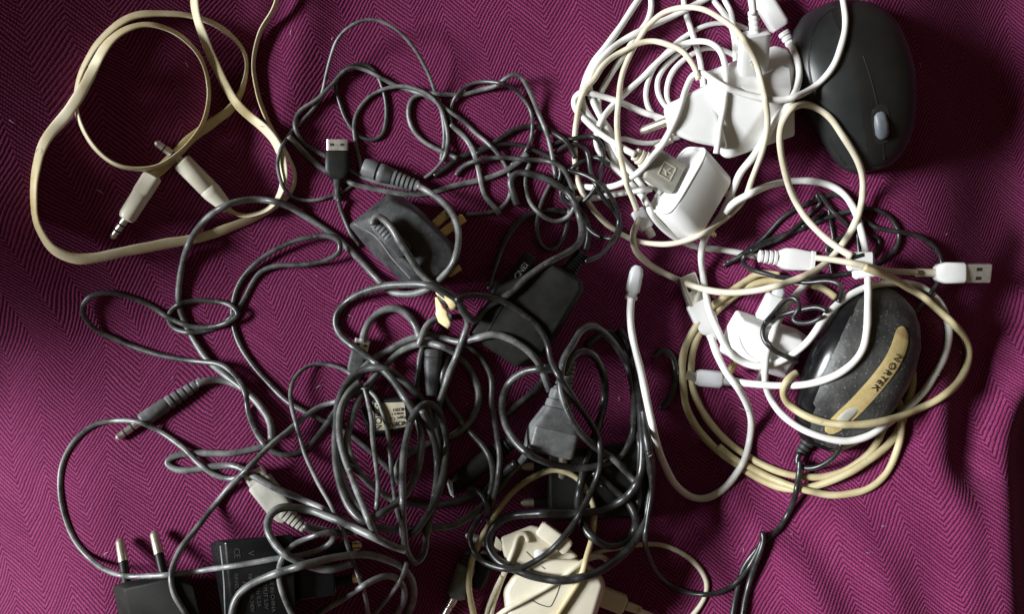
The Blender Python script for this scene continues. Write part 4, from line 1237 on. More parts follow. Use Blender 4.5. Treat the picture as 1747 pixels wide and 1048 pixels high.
def right_upper():
    # small plug on the lower white adaptor
    t = thing('small_plug', 'small white plug pushed into the lower white adaptor', 'plug', 1316, 520)
    on_blanket(1300, 590)
    conn(t, (1306, 546), 70, (1330, 496), 86, [('housing', 'white_plastic', [(0, 18, 12, 5), (2, 19, 13, 5), (44, 18, 12, 5), (47, 15, 10, 4)], 35), ('nub', 'frosted_white', [(46, 10, 8, 3), (50, 11, 9, 3), (58, 10, 8, 3), (62, 6, 5, 3)], 40)])
    off_blanket()
    right_tangle()
    # arc with the micro plug
    t = thing('charging_cable', 'white cable arching over the black wires to a frosted micro plug', 'cable', 1210, 645, G_W)
    zz = rest_z(1206, 645, 14, 6)
    conn(t, (1250, 650), zz, (1184, 644), zz, [('tip_collar', 'frosted_white', [(0, 8, 8, 2.4), (3, 10, 10, 2.6), (20, 10.5, 10, 2.6), (22, 12, 11, 3)], 40), ('housing', 'frosted_white', [(20, 13, 11, 3.5), (24, 16, 12.5, 4), (60, 15, 12, 4), (66, 12, 9, 4)], 40)])
    conn(t, (1186, 644), zz, (1170, 640), zz, [('metal_tip', 'nickel', [(0, 8, 4, 5), (16, 8, 4, 5)], 35)])
    cord('cord', [(1236, 364), (1252, 346), (1276, 332), (1300, 320), (1328, 313), (1360, 309), (1392, 310), (1416, 316), (1436, 328), (1452, 346), (1462, 366), (1468, 388), (1474, 416), (1479, 450), (1481, 490), (1481, 530), (1480, 564), (1474, 592), (1458, 616), (1430, 638), (1396, 652), (1360, 658), (1320, 659), (1280, 655), (1246, 650)], 6.3, 'white_cord', t)
    # cable clip / socket with the two beige leads
    t = thing('inline_socket', 'small white slotted cable socket lying among the black wires', 'connector', 1468, 452)
    zz = rest_z(1466, 448, 12)
    conn(t, (1446, 446), zz, (1490, 446), zz, [('housing', 'white_plastic', [(0, 12, 9, 4), (3, 16, 12, 5), (38, 16, 12, 5), (42, 12, 9, 4)], 35)])
    V, F = box(pt(1452, 441, zz + 12.2), (1, -0.3, 0), (0, 0, 1), 0, 22, 3.2, 0.5); mk('slot', V, F, 'slot_black', t, False, stamp=False)
    conn(t, (1456, 466), zz - 4, (1494, 462), zz - 4, [('latch', 'white_plastic', [(0, 8, 8, 4), (3, 11, 10, 5), (34, 10, 10, 5), (38, 7, 7, 4)], 35)])
    # beige ring over everything
    loose('charging_cable', 'beige cable ring standing on edge across the black wires and mouse front', [(1092, 372), (1086, 384), (1079, 402), (1081, 420), (1092, 438), (1114, 456), (1144, 472), (1180, 486), (1220, 497), (1256, 500), (1300, 494), (1340, 484), (1378, 468), (1400, 455), (1422, 436), (1444, 408), (1462, 374), (1472, 336), (1472, 308), (1466, 282), (1452, 254), (1434, 224), (1416, 200), (1394, 184), (1370, 177), (1352, 183), (1338, 203), (1331, 230), (1332, 260), (1338, 290),
                          (1350, 328), (1366, 360), (1392, 390), (1416, 412), (1440, 430), (1454, 437)], 6.0, 'ivory_cord', G_W)
    # beige USB cable
    t = thing('usb_cable', 'beige cable ending in a white USB plug pointing right', 'cable', 1640, 466, G_W)
    zz = rest_z(1620, 466, 15)
    usb_a(t, (1689, 466), (1643, 466), (1594, 466), zz, (0, 0.25, 1), 16.5, 'white_plastic', 18.5, 14)
    conn(t, (1562, 465), zz - 3, (1598, 466), zz, [('collar', 'cream_plastic', [(0, 6.4, 6.4, 2), (1, 7.2, 7.2, 2), (34, 7.2, 7.2, 2), (36, 6.4, 6.4, 2)], 40)])
    cord('cord', [(1390, 440), (1418, 443), (1446, 447), (1474, 453), (1500, 459), (1520, 462), (1545, 464), (1566, 465)], 5.4, 'ivory_cord', t)
    loose('charging_cable', 'yellowed cable bowing far right round the speckled mouse', [(1474, 456), (1496, 465), (1520, 474), (1548, 490), (1576, 507), (1600, 528), (1624, 550), (1642, 572), (1652, 598), (1649, 626), (1634, 654), (1610, 676), (1584, 691), (1530, 712), (1490, 722), (1450, 726), (1414, 723), (1380, 713), (1354, 697), (1339, 680), (1337, 664), (1346, 646), (1360, 636)], 6.6, 'tan_cord', G_W)
right_upper()

# ------------------------------------------------------------------ black cables: upper middle
G_K = 'black cables tangled in the middle'
D_, C_, R_ = 'dusty_black_rubber', 'black_cord', 'grey_rubber'

def upper_middle():
    # dark background strands
    loose('thin_cable', 'dim black wire looping in shadow left of the beige ring', [(936, 250), (960, 240), (988, 234), (1012, 232), (1028, 250), (1026, 290), (1008, 330), (980, 350), (958, 340), (960, 310), (984, 280), (1014, 268), (1040, 280)], 4.0, C_, G_K)
    loose('thin_cable', 'dim black wire hanging in a deep curve below the white hairpin', [(946, 262), (976, 244), (996, 252), (1010, 300), (1030, 340), (1052, 366), (1060, 392), (1046, 412), (1024, 436), (998, 447)], 4.2, C_, G_K)
    loose('thin_cable', 'dim black wire running low behind the white hairpin', [(1000, 386), (1012, 398), (1030, 406), (1046, 408), (1056, 380), (1040, 330), (1000, 300), (968, 290)], 4.0, C_, G_K)
    loose('cable', 'dark wire curving down from the tangle to the small clip by the power brick', [(976, 366), (958, 360), (938, 358), (912, 362), (890, 374), (870, 398), (854, 428), (844, 460), (834, 494, 40)], 5.2, C_, G_K)
    loose('thin_cable', 'thin wire making a narrow drop loop above the power brick', [(956, 296), (946, 304), (936, 320), (924, 344), (917, 370), (916, 396), (922, 418), (936, 428), (950, 421), (962, 400), (968, 376), (972, 356)], 4.3, D_, G_K)
    loose('cable', 'dark cable crossing behind the small arch towards the upper right tangle', [(740, 300), (752, 293), (780, 271), (820, 256), (852, 238), (880, 219), (902, 214), (924, 218), (950, 230), (970, 246), (982, 270)], 4.6, C_, G_K)
    loose('thin_cable', 'dark wire lying just below the dark crossing cable', [(812, 262), (840, 250), (880, 246), (910, 256), (940, 270), (956, 290), (950, 320)], 4.0, C_, G_K)
    loose('thin_cable', 'thin black wire with the tall arch above the USB plug, standing off the blanket', [(606, 312), (586, 326), (562, 336), (534, 342), (508, 339), (490, 328), (478, 306), (473, 280), (480, 250), (494, 228), (514, 206), (538, 182), (550, 160, 8), (556, 130, 16), (564, 96, 30), (576, 66, 42), (594, 46, 52), (616, 35, 58), (636, 33, 60), (660, 41, 58), (686, 58, 54), (710, 86, 44), (728, 118, 30), (742, 154, 14), (749, 176), (755, 204), (757, 248), (752, 274)], 3.6, R_, G_K, slope=1.0)
    loose('thin_cable', 'thin grey wire forming a closed teardrop loop at the top of the tangle', [(590, 122), (574, 134), (572, 150), (579, 174), (590, 202), (600, 218), (612, 231), (626, 238), (640, 239), (652, 231), (658, 210), (659, 178), (652, 148), (643, 127), (630, 114), (614, 110), (596, 114), (580, 122)], 3.9, D_, G_K)
    loose('cable', 'twin black cable dipping left in a bow and humped at its right bend', [(780, 270), (750, 256), (726, 242), (708, 226), (698, 206), (696, 184), (703, 167), (720, 160), (760, 161), (790, 162), (820, 154), (848, 145, 14), (860, 134, 24), (876, 126, 30), (888, 128, 30), (897, 142, 24), (910, 170, 14), (924, 206), (936, 240), (943, 270), (948, 300)], 4.6, R_, G_K)
    loose('thin_cable', 'thin wire arching right below the humped cable', [(770, 214), (768, 198), (770, 180), (777, 163), (792, 149), (814, 140), (844, 140), (872, 148), (892, 168), (906, 192), (909, 216), (906, 240), (893, 264), (872, 282)], 3.9, D_, G_K)
    loose('thin_cable', 'grey wire from the left bow running diagonally to the barrel plug and back under', [(704, 323), (680, 319), (646, 312), (618, 302), (590, 286), (562, 269), (536, 256), (516, 242), (506, 226), (501, 207), (508, 192), (540, 170), (562, 150), (578, 129), (592, 117), (620, 118), (646, 130), (670, 142), (700, 154), (730, 165), (750, 178), (770, 192), (790, 206), (808, 224), (836, 246), (856, 270), (868, 296), (872, 324), (864, 346), (848, 358), (820, 364), (796, 366)], 4.2, R_, G_K)
    loose('cable', 'flat black cable running from the far left bow across under the barrel plug', [(492, 232), (516, 256), (540, 280), (570, 300), (606, 315), (640, 322), (680, 330), (708, 332), (740, 328), (770, 319), (816, 308), (860, 292), (882, 279), (900, 262)], 0, R_, G_K, flat=(5.4, 3.2))
    loose('thin_cable', 'thin grey wire looping right from beside the barrel plug and back down', [(616, 296), (614, 276), (608, 246), (604, 222), (606, 200), (616, 180), (634, 162), (658, 150), (686, 146), (710, 152), (734, 164), (750, 181), (760, 208), (764, 240), (758, 270), (744, 289), (724, 304)], 3.9, R_, G_K)
    loose('cable', 'flat ribbon-like wire ending in a folded point above the power brick', [(768, 212), (788, 230), (804, 250), (814, 276), (819, 300), (823, 322), (828, 336), (846, 356), (852, 366)], 0, R_, G_K, flat=(5.0, 2.6))
    loose('thin_cable', 'wire running level across the right of the tangle then hooking down', [(778, 300), (784, 290), (794, 282), (820, 273), (856, 268), (900, 272), (936, 276), (956, 284), (968, 300), (975, 318), (978, 336)], 4.6, D_, G_K)
    loose('thin_cable', 'wire hanging in a rounded loop under the stout cable bend', [(904, 278), (897, 300), (898, 326), (908, 352), (924, 368), (946, 378), (966, 373), (978, 358), (984, 344)], 4.6, R_, G_K)
upper_middle()

# ------------------------------------------------------------------ black cables: centre and left
def usb_black_top():
    t = thing('usb_cable', 'black USB plug standing upright in the picture with its thin lead below', 'cable', 575, 270, G_K)
    zz = rest_z(576, 285, 12)
    usb_a(t, (576, 238), (576, 258), (576, 306), zz, (0, 0.05, 1), 18, 'black_plastic', 20.5, 12)
    conn(t, (575, 304), zz, (576, 346), zz - 3, [('strain_relief', 'charcoal_plastic', [(0, 8, 7, 4), (4, 6, 6, 3), (14, 6.5, 6, 3), (16, 5, 5, 3), (28, 5, 5, 2), (30, 7, 6, 2), (36, 7, 6, 2), (38, 4, 4, 2)], 40)])
    cord('cord', [(577, 338), (580, 354), (588, 376), (600, 402), (614, 420)], 4.2, D_, t)

def left_cables():
    usb_black_top()
    # grey USB plug and its cable
    t = thing('usb_cable', 'grey USB plug under the hairpin at lower left with a ribbed tail', 'cable', 455, 840, G_K)
    zz = rest_z(455, 840, 12)
    usb_a(t, (431, 804), (442, 822), (488, 880), zz, (-0.15, 0, 1), 17, 'usb_grey', 20, 11)
    conn(t, (482, 872), zz, (520, 902), zz - 2, [('strain_relief', 'usb_grey', ribs(0, 46, 6, 13, 8, 0.78), 40)])
    cord('cord', [(518, 898), (532, 902), (550, 906), (575, 909), (604, 906), (640, 902), (690, 906), (740, 901), (770, 898), (802, 882), (832, 858), (866, 814), (894, 782), (906, 762)], 7.0, D_, t)
    # jack cable -> hairpin -> lower
    t = thing('audio_cable', 'grey audio cable with ribbed jack plug, doubling back in a flat hairpin lower left', 'cable', 250, 715, G_K)
    zz = rest_z(285, 690, 12)
    jack(t, (203, 746), (240, 720), (338, 655), zz, 12.5, 'grey_plastic', None, 6, ze=(rest_z(240, 720, 13), rest_z(203, 746, 10), rest_z(336, 656, 12)))
    cord('cord', [(336, 656), (346, 652), (362, 649), (388, 652), (420, 668), (446, 694), (462, 720), (466, 742), (458, 758), (440, 764), (400, 773), (336, 774), (298, 780), (284, 790), (298, 801), (333, 802), (382, 795), (406, 798), (431, 812), (477, 836), (508, 850), (540, 864), (570, 880), (596, 896), (612, 910)], 0, R_, t, flat=(6.0, 4.2))
    # thin far left loop with the flat tail
    loose('thin_cable', 'thin grey wire bowing round the far left and over the two chargers', [(424, 804), (403, 817), (371, 812), (340, 792), (312, 764), (277, 740), (241, 722), (203, 717), (164, 724), (133, 747), (112, 778), (103, 820), (106, 866), (122, 912), (150, 950), (185, 975), (220, 984), (263, 984), (326, 977), (396, 966), (440, 960), (476, 954), (520, 947), (550, 936), (568, 922), (570, 910), (550, 912), (522, 920), (500, 930), (486, 944), (476, 972), (478, 998), (486, 1024), (500, 1052), (512, 1080)], 0, R_, G_K, flat=(4.8, 3.4))
    # barrel plug cable with the great left loop
    t = thing('power_cable', 'grey power cable with a ribbed barrel plug and one great loop to the left', 'cable', 665, 300, G_K)
    zz = rest_z(665, 300, 14)
    conn(t, (716, 318), zz, (620, 284), zz + 2, [('strain_relief', 'grey_plastic', ribs(2, 50, 6, 9.5, 13.5, 0.72), 40), ('housing', 'grey_plastic', [(49, 12, 12, 2.2), (51, 14, 14, 2.2), (62, 15, 15, 2.2), (64, 16.5, 16.5, 2.2), (72, 16.5, 16.5, 2.2), (74, 15, 15, 2.2)], 40),
                                                 ('gap_ring', 'slot_black', [(73, 14, 14, 2.2), (79, 14, 14, 2.2)], 40), ('sleeve', 'grey_plastic', [(78, 15.5, 15.5, 2.2), (98, 15.5, 15.5, 2.2), (102, 13, 13, 2.2)], 40)])
    cord('cord', [(712, 316), (734, 328), (758, 348), (774, 370), (782, 400), (779, 430), (766, 460), (744, 483), (718, 499), (690, 502), (664, 496), (642, 474), (612, 441), (580, 412), (550, 388), (520, 368), (490, 350), (462, 342), (430, 340), (382, 353), (343, 382), (320, 420), (308, 466), (305, 500), (309, 532), (324, 568), (352, 612), (388, 644), (420, 668), (448, 698), (461, 724), (463, 750)], 6.3, R_, t)
    # long thin double loop
    loose('cable', 'long grey cable knotted in two loops at the left, its far bow lying open', [(682, 826), (664, 802), (646, 782), (620, 760), (592, 740), (560, 724), (526, 706), (497, 690), (473, 668), (441, 636), (413, 596), (398, 556), (398, 520), (409, 484, 4), (433, 452, 10), (473, 424, 16), (521, 406, 20), (561, 404, 22), (579, 413, 22), (580, 428, 20), (557, 444, 18), (513, 452, 14), (473, 454, 10), (445, 463, 6), (429, 484), (416, 510), (401, 536), (376, 556), (344, 566), (312, 567), (292, 556), (288, 540), (299, 524), (328, 514), (368, 514), (398, 524), (408, 536), (392, 549), (360, 558), (320, 555), (288, 543), (260, 524), (224, 508), (184, 500, 8), (152, 506, 12), (139, 528, 12), (152, 552, 8), (200, 580), (252, 600), (304, 614), (350, 618), (378, 622), (402, 642), (418, 668), (424, 708), (437, 740), (457, 765), (485, 777), (517, 769), (545, 740), (566, 711), (580, 690)], 0, D_, G_K, flat=(5.0, 3.8))
    loose('cable', 'grey cable slanting from the coil down to the small black charger', [(640, 664), (606, 674), (572, 687), (540, 698), (510, 720), (480, 745), (459, 762), (424, 799), (378, 848), (333, 905), (306, 940), (293, 976), (296, 1010), (312, 1040), (330, 1072)], 5.2, R_, G_K)
    loose('thin_cable', 'thin grey wire with a round shoulder running past the coil to the bottom', [(624, 668), (612, 652), (602, 642), (588, 632), (566, 624), (540, 621), (518, 630), (502, 646), (495, 666), (496, 690), (506, 724), (520, 774), (534, 806), (550, 838), (566, 868), (580, 898), (590, 920), (600, 952), (611, 984), (622, 1014), (627, 1048), (630, 1080)], 4.0, R_, G_K)
left_cables()

def centre_lower():
    # strands passing below the coil
    loose('cable', 'dark cable leaving the coil to the right under the barrel connector', [(660, 850), (690, 858), (740, 863), (776, 857), (812, 845), (848, 818), (880, 790)], 6.2, C_, G_K)
    t = thing('barrel_connector', 'black barrel connector with a ribbed collar right of the coil', 'connector', 815, 800)
    zz = rest_z(815, 800, 17)
    conn(t, (772, 830), zz, (876, 752), zz + 6, [('barrel', 'matte_black_plastic', [(0, 12, 12, 2), (2, 16, 16, 2.2), (78, 17, 17, 2.2), (82, 14, 14, 2.2)], 40), ('strain_relief', 'black_plastic', ribs(80, 128, 6, 17, 13, 0.78), 40)])
    on_blanket(770, 835)
    V, F = hull([(764, 816, 30), (772, 822, 34), (770, 842, 30), (776, 852, 24), (768, 846, 14), (762, 826, 12)], 1.5, 2)
    mk('torn_end', V, F, 'frosted_white', t, 30)
    off_blanket()
    loose('cable', 'black cable standing beside the dark upright connector near the coil', [(722, 590), (716, 612), (713, 636), (711, 662)], 6.0, D_, G_K)
    t = thing('inline_connector', 'dark ribbed inline connector standing upright above the coil', 'connector', 738, 632)
    zz = rest_z(738, 634, 15)
    conn(t, (740, 596), zz, (736, 676), zz, [('housing', 'charcoal_plastic', [(0, 12, 12, 2.6), (3, 15, 14, 3), (12, 15, 14, 3), (13, 13.5, 12.5, 3), (15, 15, 14, 3), (24, 15, 14, 3), (56, 12, 12, 2.6), (78, 9, 9, 2.4)], 40)])
    loose('cable', 'cable curving down from the upright connector to the barrel connector', [(768, 596), (758, 630), (755, 660), (762, 684), (784, 714), (804, 740), (826, 765), (838, 788), (842, 812), (836, 842), (826, 860)], 5.8, D_, G_K)
    loose('cable', 'cable hooking over right of the cable tag and running straight down', [(790, 588), (812, 601), (829, 622), (838, 646), (837, 680), (842, 710), (848, 744), (853, 790), (850, 820), (842, 850), (838, 870)], 5.6, D_, G_K)
    loose('cable', 'cable behind the grey mains plug running diagonally from its neck', [(856, 713), (868, 704), (888, 688), (912, 668), (928, 646), (932, 620)], 6.6, D_, G_K)
    loose('cable', 'short black cable rising over the end of the dark loop near the cream charger', [(796, 836), (806, 833), (818, 840), (828, 856), (835, 880), (834, 902)], 5.2, C_, G_K)
    # big arcs
    loose('cable', 'stout cable arching from the grey plug over the coil and round its left side', [(938, 668), (934, 656), (922, 624), (890, 591), (866, 577), (844, 571), (815, 577), (785, 584), (755, 576), (725, 573), (690, 584), (664, 598), (640, 611), (616, 634), (598, 662), (584, 700), (577, 740), (580, 790), (590, 834), (606, 862), (624, 882)], 6.8, R_, G_K, sink=(46, 0))
    loose('cable', 'second stout cable arching inside the first, curling back at the right', [(674, 816), (682, 790), (700, 772), (728, 758), (750, 751), (778, 740), (800, 722), (813, 700), (818, 674), (809, 646), (791, 617), (774, 603), (756, 592), (730, 586), (704, 590), (680, 602), (660, 620), (640, 643), (624, 666), (608, 692), (599, 722), (592, 750), (600, 786), (622, 818), (650, 840), (674, 856)], 6.6, R_, G_K)
    # USB plug under the arch
    t = thing('usb_cable', 'black USB plug with a worn metal end beside the tag, its cable arching right', 'cable', 610, 605, G_K)
    zz = rest_z(612, 606, 11)
    usb_a(t, (619, 579), (614, 598), (604, 640), zz, (0.25, 0, 1), 13, 'charcoal_plastic', 14, 10)
    cord('cord', [(618, 584), (626, 557), (642, 538), (662, 527), (680, 527), (697, 539), (710, 558), (716, 576)], 7.2, R_, t)
    loose('cable', 'short cable stub curving behind the paper tag', [(714, 590), (721, 572), (731, 554), (748, 543), (772, 540)], 6.4, R_, G_K)
    # label block strands
    loose('thin_cable', 'thin wire bent over the labelled connector inside the coil', [(592, 680), (604, 668), (618, 662), (632, 668), (644, 682), (652, 702), (658, 726), (664, 758), (667, 790), (671, 830), (676, 862), (683, 896), (686, 916)], 4.2, R_, G_K)
    loose('thin_cable', 'thin wire hanging left over the labelled connector', [(622, 664), (626, 678), (632, 710), (635, 745), (640, 780), (645, 820), (644, 858), (640, 882)], 4.2, R_, G_K)
    # USB lead from the UK charger down
    t = thing('usb_cable', 'black USB plug lying on the three-pin charger with its cable running down', 'cable', 665, 410, G_K)
    zz = rest_z(664, 408, 10)
    conn(t, (640, 380), zz + 3, (692, 430), zz, [('strain_relief', 'grey_plastic', ribs(0, 34, 5, 8, 10, 0.7), 40), ('housing', 'charcoal_plastic', [(33, 10, 8, 5), (36, 14, 10, 6), (66, 14, 10, 6), (70, 11, 8, 5)], 32)])
    cord('cord', [(636, 384), (636, 374), (643, 369), (654, 375), (668, 390), (682, 412), (698, 436), (716, 464), (734, 482), (758, 503), (784, 526), (798, 548), (792, 572), (780, 606), (768, 634), (760, 658), (750, 686), (743, 716), (745, 748), (752, 780), (754, 812), (744, 846)], 6.4, R_, t)
    # great cable: hairpin at centre then into the coil
    t = thing('power_cable', 'stout black cable with a yellow paper tag, hairpinned and wound into the coil', 'cable', 800, 540, G_K)
    cord('cord', [(882, 350), (875, 328), (871, 306), (880, 296), (896, 295), (916, 300), (940, 310), (964, 324), (980, 342), (988, 368), (993, 395), (988, 416), (974, 428), (950, 440), (920, 458), (900, 474), (876, 497), (850, 513), (830, 524), (818, 540), (808, 549), (797, 538), (782, 515), (766, 502), (744, 492), (718, 486), (688, 485), (650, 489), (620, 498), (592, 514), (576, 533), (573, 552), (581, 572), (600, 590), (626, 609), (650, 628), (672, 652), (690, 678), (707, 704), (717, 732), (719, 762), (712, 802), (697, 836), (678, 858), (650, 878), (622, 891), (601, 872), (585, 842), (576, 806), (572, 760), (573, 720), (577, 688), (587, 662), (604, 641), (628, 629), (650, 628), (672, 637), (692, 652), (712, 672), (730, 700), (738, 730)], 6.8, D_, t)
    # paper tag: two flags of a folded sticker
    on_blanket(760, 530)
    def flag(rows, curl):
        V = []; F = []; nw = 6; thick = 1.2
        for (p, q) in rows:
            for k in range(nw):
                f = k / (nw - 1)
                V.append(pt(p[0] + (q[0] - p[0]) * f, p[1] + (q[1] - p[1]) * f, p[2] + (q[2] - p[2]) * f + curl * math.sin(math.pi * f)))
        n0 = len(V); V += [v - np.array([0, 0, thick]) for v in V]
        for i in range(len(rows) - 1):
            for k in range(nw - 1):
                F.append([i * nw + k, i * nw + k + 1, (i + 1) * nw + k + 1, (i + 1) * nw + k])
                F.append([n0 + i * nw + k, n0 + (i + 1) * nw + k, n0 + (i + 1) * nw + k + 1, n0 + i * nw + k + 1])
            for k in (0, nw - 1):
                F.append([i * nw + k, (i + 1) * nw + k, n0 + (i + 1) * nw + k, n0 + i * nw + k])
        for i in (0, len(rows) - 1):
            for k in range(nw - 1):
                F.append([i * nw + k, i * nw + k + 1, n0 + i * nw + k + 1, n0 + i * nw + k])
        return np.array(V), F
    V, F = flag([((743, 500, 84), (748, 497, 90)), ((747, 506, 80), (760, 502, 94)), ((757, 515, 76), (770, 508, 94)), ((764, 526, 70), (779, 519, 88)), ((770, 530, 66), (778, 526, 76))], 4)
    mk('paper_tag', V, F, 'paper_tag', t, True)
    V, F = flag([((742, 508, 78), (746, 507, 80)), ((743, 520, 70), (758, 526, 74)), ((744, 530, 64), (764, 532, 70)), ((743, 536, 60), (764, 538, 68)), ((748, 550, 52), (770, 550, 62)), ((756, 556, 50), (769, 556, 58)), ((763, 561, 48), (766, 560, 50))], 3)
    mk('paper_tag', V, F, 'paper_tag', t, True)
    V, F = flag([((745, 507, 82), (748, 504, 84)), ((758, 521, 76), (763, 517, 80)), ((762, 528, 73), (764, 525, 75))], 0)
    mk('tag_print', V, F, 'ink', t, True)
    off_blanket()
    # coil, upper strands
    loose('cable', 'grey cable forming the steep left side of the coil', [(614, 652), (596, 668), (582, 692), (578, 722), (580, 756), (587, 780), (600, 812), (612, 846), (623, 874), (633, 898), (640, 912)], 6.0, R_, G_K)
    loose('cable', 'grey cable forming the long narrow right loop of the coil', [(700, 916), (716, 900), (732, 876), (746, 844), (756, 810), (761, 770), (758, 728), (745, 695), (728, 688), (712, 700), (700, 726), (691, 760), (687, 810), (686, 850), (690, 900), (696, 944), (708, 962), (720, 952), (728, 915), (738, 870), (745, 810), (742, 756), (730, 722), (720, 700)], 6.4, D_, G_K)
    loose('cable', 'grey cable bent tightly over the printed charger, crossing to the coil foot', [(600, 962), (580, 969), (550, 972), (526, 966), (506, 957), (480, 942), (464, 922), (456, 902), (460, 882), (474, 870), (500, 867), (530, 871), (560, 882), (590, 894), (620, 908), (650, 924), (678, 936), (694, 940)], 7.0, R_, G_K)
    loose('cable', 'grey cable arching over the printed charger into a bend at the bottom', [(392, 1080), (396, 1048), (404, 1022), (426, 1000), (460, 984), (500, 970), (540, 958), (580, 951), (620, 947), (660, 956), (688, 970), (704, 990), (707, 1014), (700, 1040), (690, 1060)], 6.6, R_, G_K)
    loose('cable', 'grey cable making a small arch at the bottom right of the printed charger', [(520, 1070), (548, 1046), (580, 1026), (610, 1006), (636, 991), (660, 983), (678, 987), (688, 1003), (689, 1022), (678, 1046), (664, 1070)], 5.8, R_, G_K)
    loose('thin_cable', 'thin pale wire inside the small arch at the bottom', [(694, 960), (688, 980), (680, 996), (662, 1020), (640, 1048), (620, 1076)], 4.0, R_, G_K)
centre_lower()

# ------------------------------------------------------------------ black cords: right of the centre
def right_centre():
    loose('cable', 'black cord in the right bundle curving out from under the grey plug', [(1000, 590), (1040, 566), (1062, 590), (1078, 630), (1086, 680), (1090, 740), (1092, 790), (1090, 840), (1086, 880)], 6.0, C_, G_K)
    loose('mains_cable', 'thick black cord looping under the two-pin black charger like a hook', [(960, 640), (966, 628), (976, 608), (990, 599), (1008, 603), (1022, 622), (1030, 646), (1032, 676), (1027, 706), (1019, 732), (1010, 764), (999, 788), (993, 812), (988, 834), (986, 862), (992, 888), (1004, 910), (1020, 924), (1040, 932), (1060, 928), (1078, 914), (1086, 896), (1084, 878), (1074, 860), (1056, 844), (1036, 826), (1012, 806)], 7.0, C_, G_K)
    loose('mains_cable', 'thick black cord ringing the grey plug and crossing down over its right side', [(942, 632), (920, 630), (896, 634), (876, 646), (862, 666), (857, 690), (860, 716), (870, 742), (886, 763), (910, 780), (940, 792), (970, 798), (1000, 798), (1030, 792), (1060, 778), (1076, 752), (1082, 710), (1080, 666), (1069, 624), (1054, 594), (1034, 570), (1010, 555), (992, 564), (978, 586), (963, 612), (957, 640), (957, 668), (966, 700), (980, 726), (1000, 750), (1020, 767), (1050, 785), (1076, 814), (1092, 832)], 6.8, D_, G_K)
    loose('mains_cable', 'thick black cord sweeping across the black charger and round under the cream charger', [(1056, 562), (1074, 592), (1086, 640), (1092, 690), (1096, 740), (1097, 772), (1094, 800), (1086, 826), (1070, 848), (1040, 866), (1010, 875), (970, 877), (920, 876), (880, 880), (852, 890), (838, 906), (833, 924), (836, 938), (848, 955), (872, 970), (900, 982), (930, 989), (960, 991), (990, 987), (1020, 976), (1048, 958), (1068, 942), (1084, 924), (1096, 904), (1104, 876), (1109, 846), (1110, 800), (1104, 750), (1098, 700)], 7.2, C_, G_K)
    loose('cable', 'thin shiny black cord falling past the grey plug in a long S curve', [(778, 514), (786, 507), (806, 503), (832, 506), (860, 516), (884, 530), (904, 546), (922, 564), (934, 586), (940, 612), (952, 640), (970, 666), (988, 694), (1006, 720), (1019, 745), (1026, 776), (1022, 806), (1010, 836), (996, 864), (980, 892), (960, 918), (938, 942), (916, 958), (890, 970), (866, 972), (840, 966), (818, 954), (806, 936), (802, 916), (810, 896), (822, 878)], 5.2, C_, G_K)
    loose('thin_cable', 'thin black wire leaving the right bundle in a wide shallow bow at the bottom', [(1106, 770), (1112, 810), (1110, 850), (1104, 890), (1100, 928), (1108, 954), (1122, 978), (1142, 998), (1166, 1010), (1194, 1016), (1222, 1013), (1246, 1004), (1266, 984), (1284, 956), (1298, 928), (1304, 910)], 4.6, C_, G_K)
    loose('thin_cable', 'black wire hanging beside the mouse lead at the bottom edge', [(1300, 908), (1303, 916), (1296, 943), (1284, 979), (1274, 1016), (1267, 1048), (1262, 1080)], 5.2, C_, G_K)
    # curved tie
    loose('cable_tie', 'short curved black tie lying alone left of the tan coil', [(1116, 612), (1122, 602), (1132, 597), (1143, 602), (1151, 618), (1154, 640), (1150, 660), (1142, 680), (1132, 694), (1126, 698)], 0, C_, None, cat='cable tie', flat=(5.5, 3.5))

def white_u_cable():
    # white USB-A cable with the long bottom loop
    t = thing('charging_cable', 'white cable in a low U-shaped loop, USB plug one end, frosted tip other', 'cable', 1180, 500, G_W)
    zz = rest_z(1190, 520, 12)
    A, B = pt(1198, 540, zz), pt(1172, 474, zz)
    usb_a(t, (1170, 470), (1188, 516), (1214, 570), zz, (0.5, 0.1, 1), 18, 'white_plastic', 21, 11)
    conn(t, (1210, 562), zz, (1218, 584), zz, [('strain_relief', 'white_plastic', [(0, 10, 8, 4), (18, 9, 7, 3), (22, 7, 6, 3)], 40)])
    zf = rest_z(1082, 480, 13, 60)
    conn(t, (1076, 512), zf, (1088, 454), zf + 4, [('tip_collar', 'frosted_white', [(0, 9, 9, 2.4), (2, 11, 10, 2.6), (6, 11, 10, 2.6), (8, 9, 8, 2.6), (14, 9, 8, 2.6)], 40), ('housing', 'frosted_white', [(13, 10, 9, 2.6), (16, 12.5, 11, 3), (48, 12, 11, 3), (56, 10, 9, 2.6), (61, 5, 5, 2.4)], 40)])
    cord('cord', [(1077, 508, zf - 4 - float(cloth_h(1077, 508))), (1075, 530, 70), (1076, 556, 76), (1085, 600, 82), (1098, 650, 84), (1107, 700, 82), (1118, 750, 72), (1134, 795, 54), (1155, 830, 30), (1180, 848, 10), (1205, 851), (1232, 838), (1255, 812), (1272, 780), (1280, 745), (1281, 714), (1274, 690), (1258, 660), (1236, 630), (1222, 602), (1214, 578)], 6.4, 'white_cord', t)

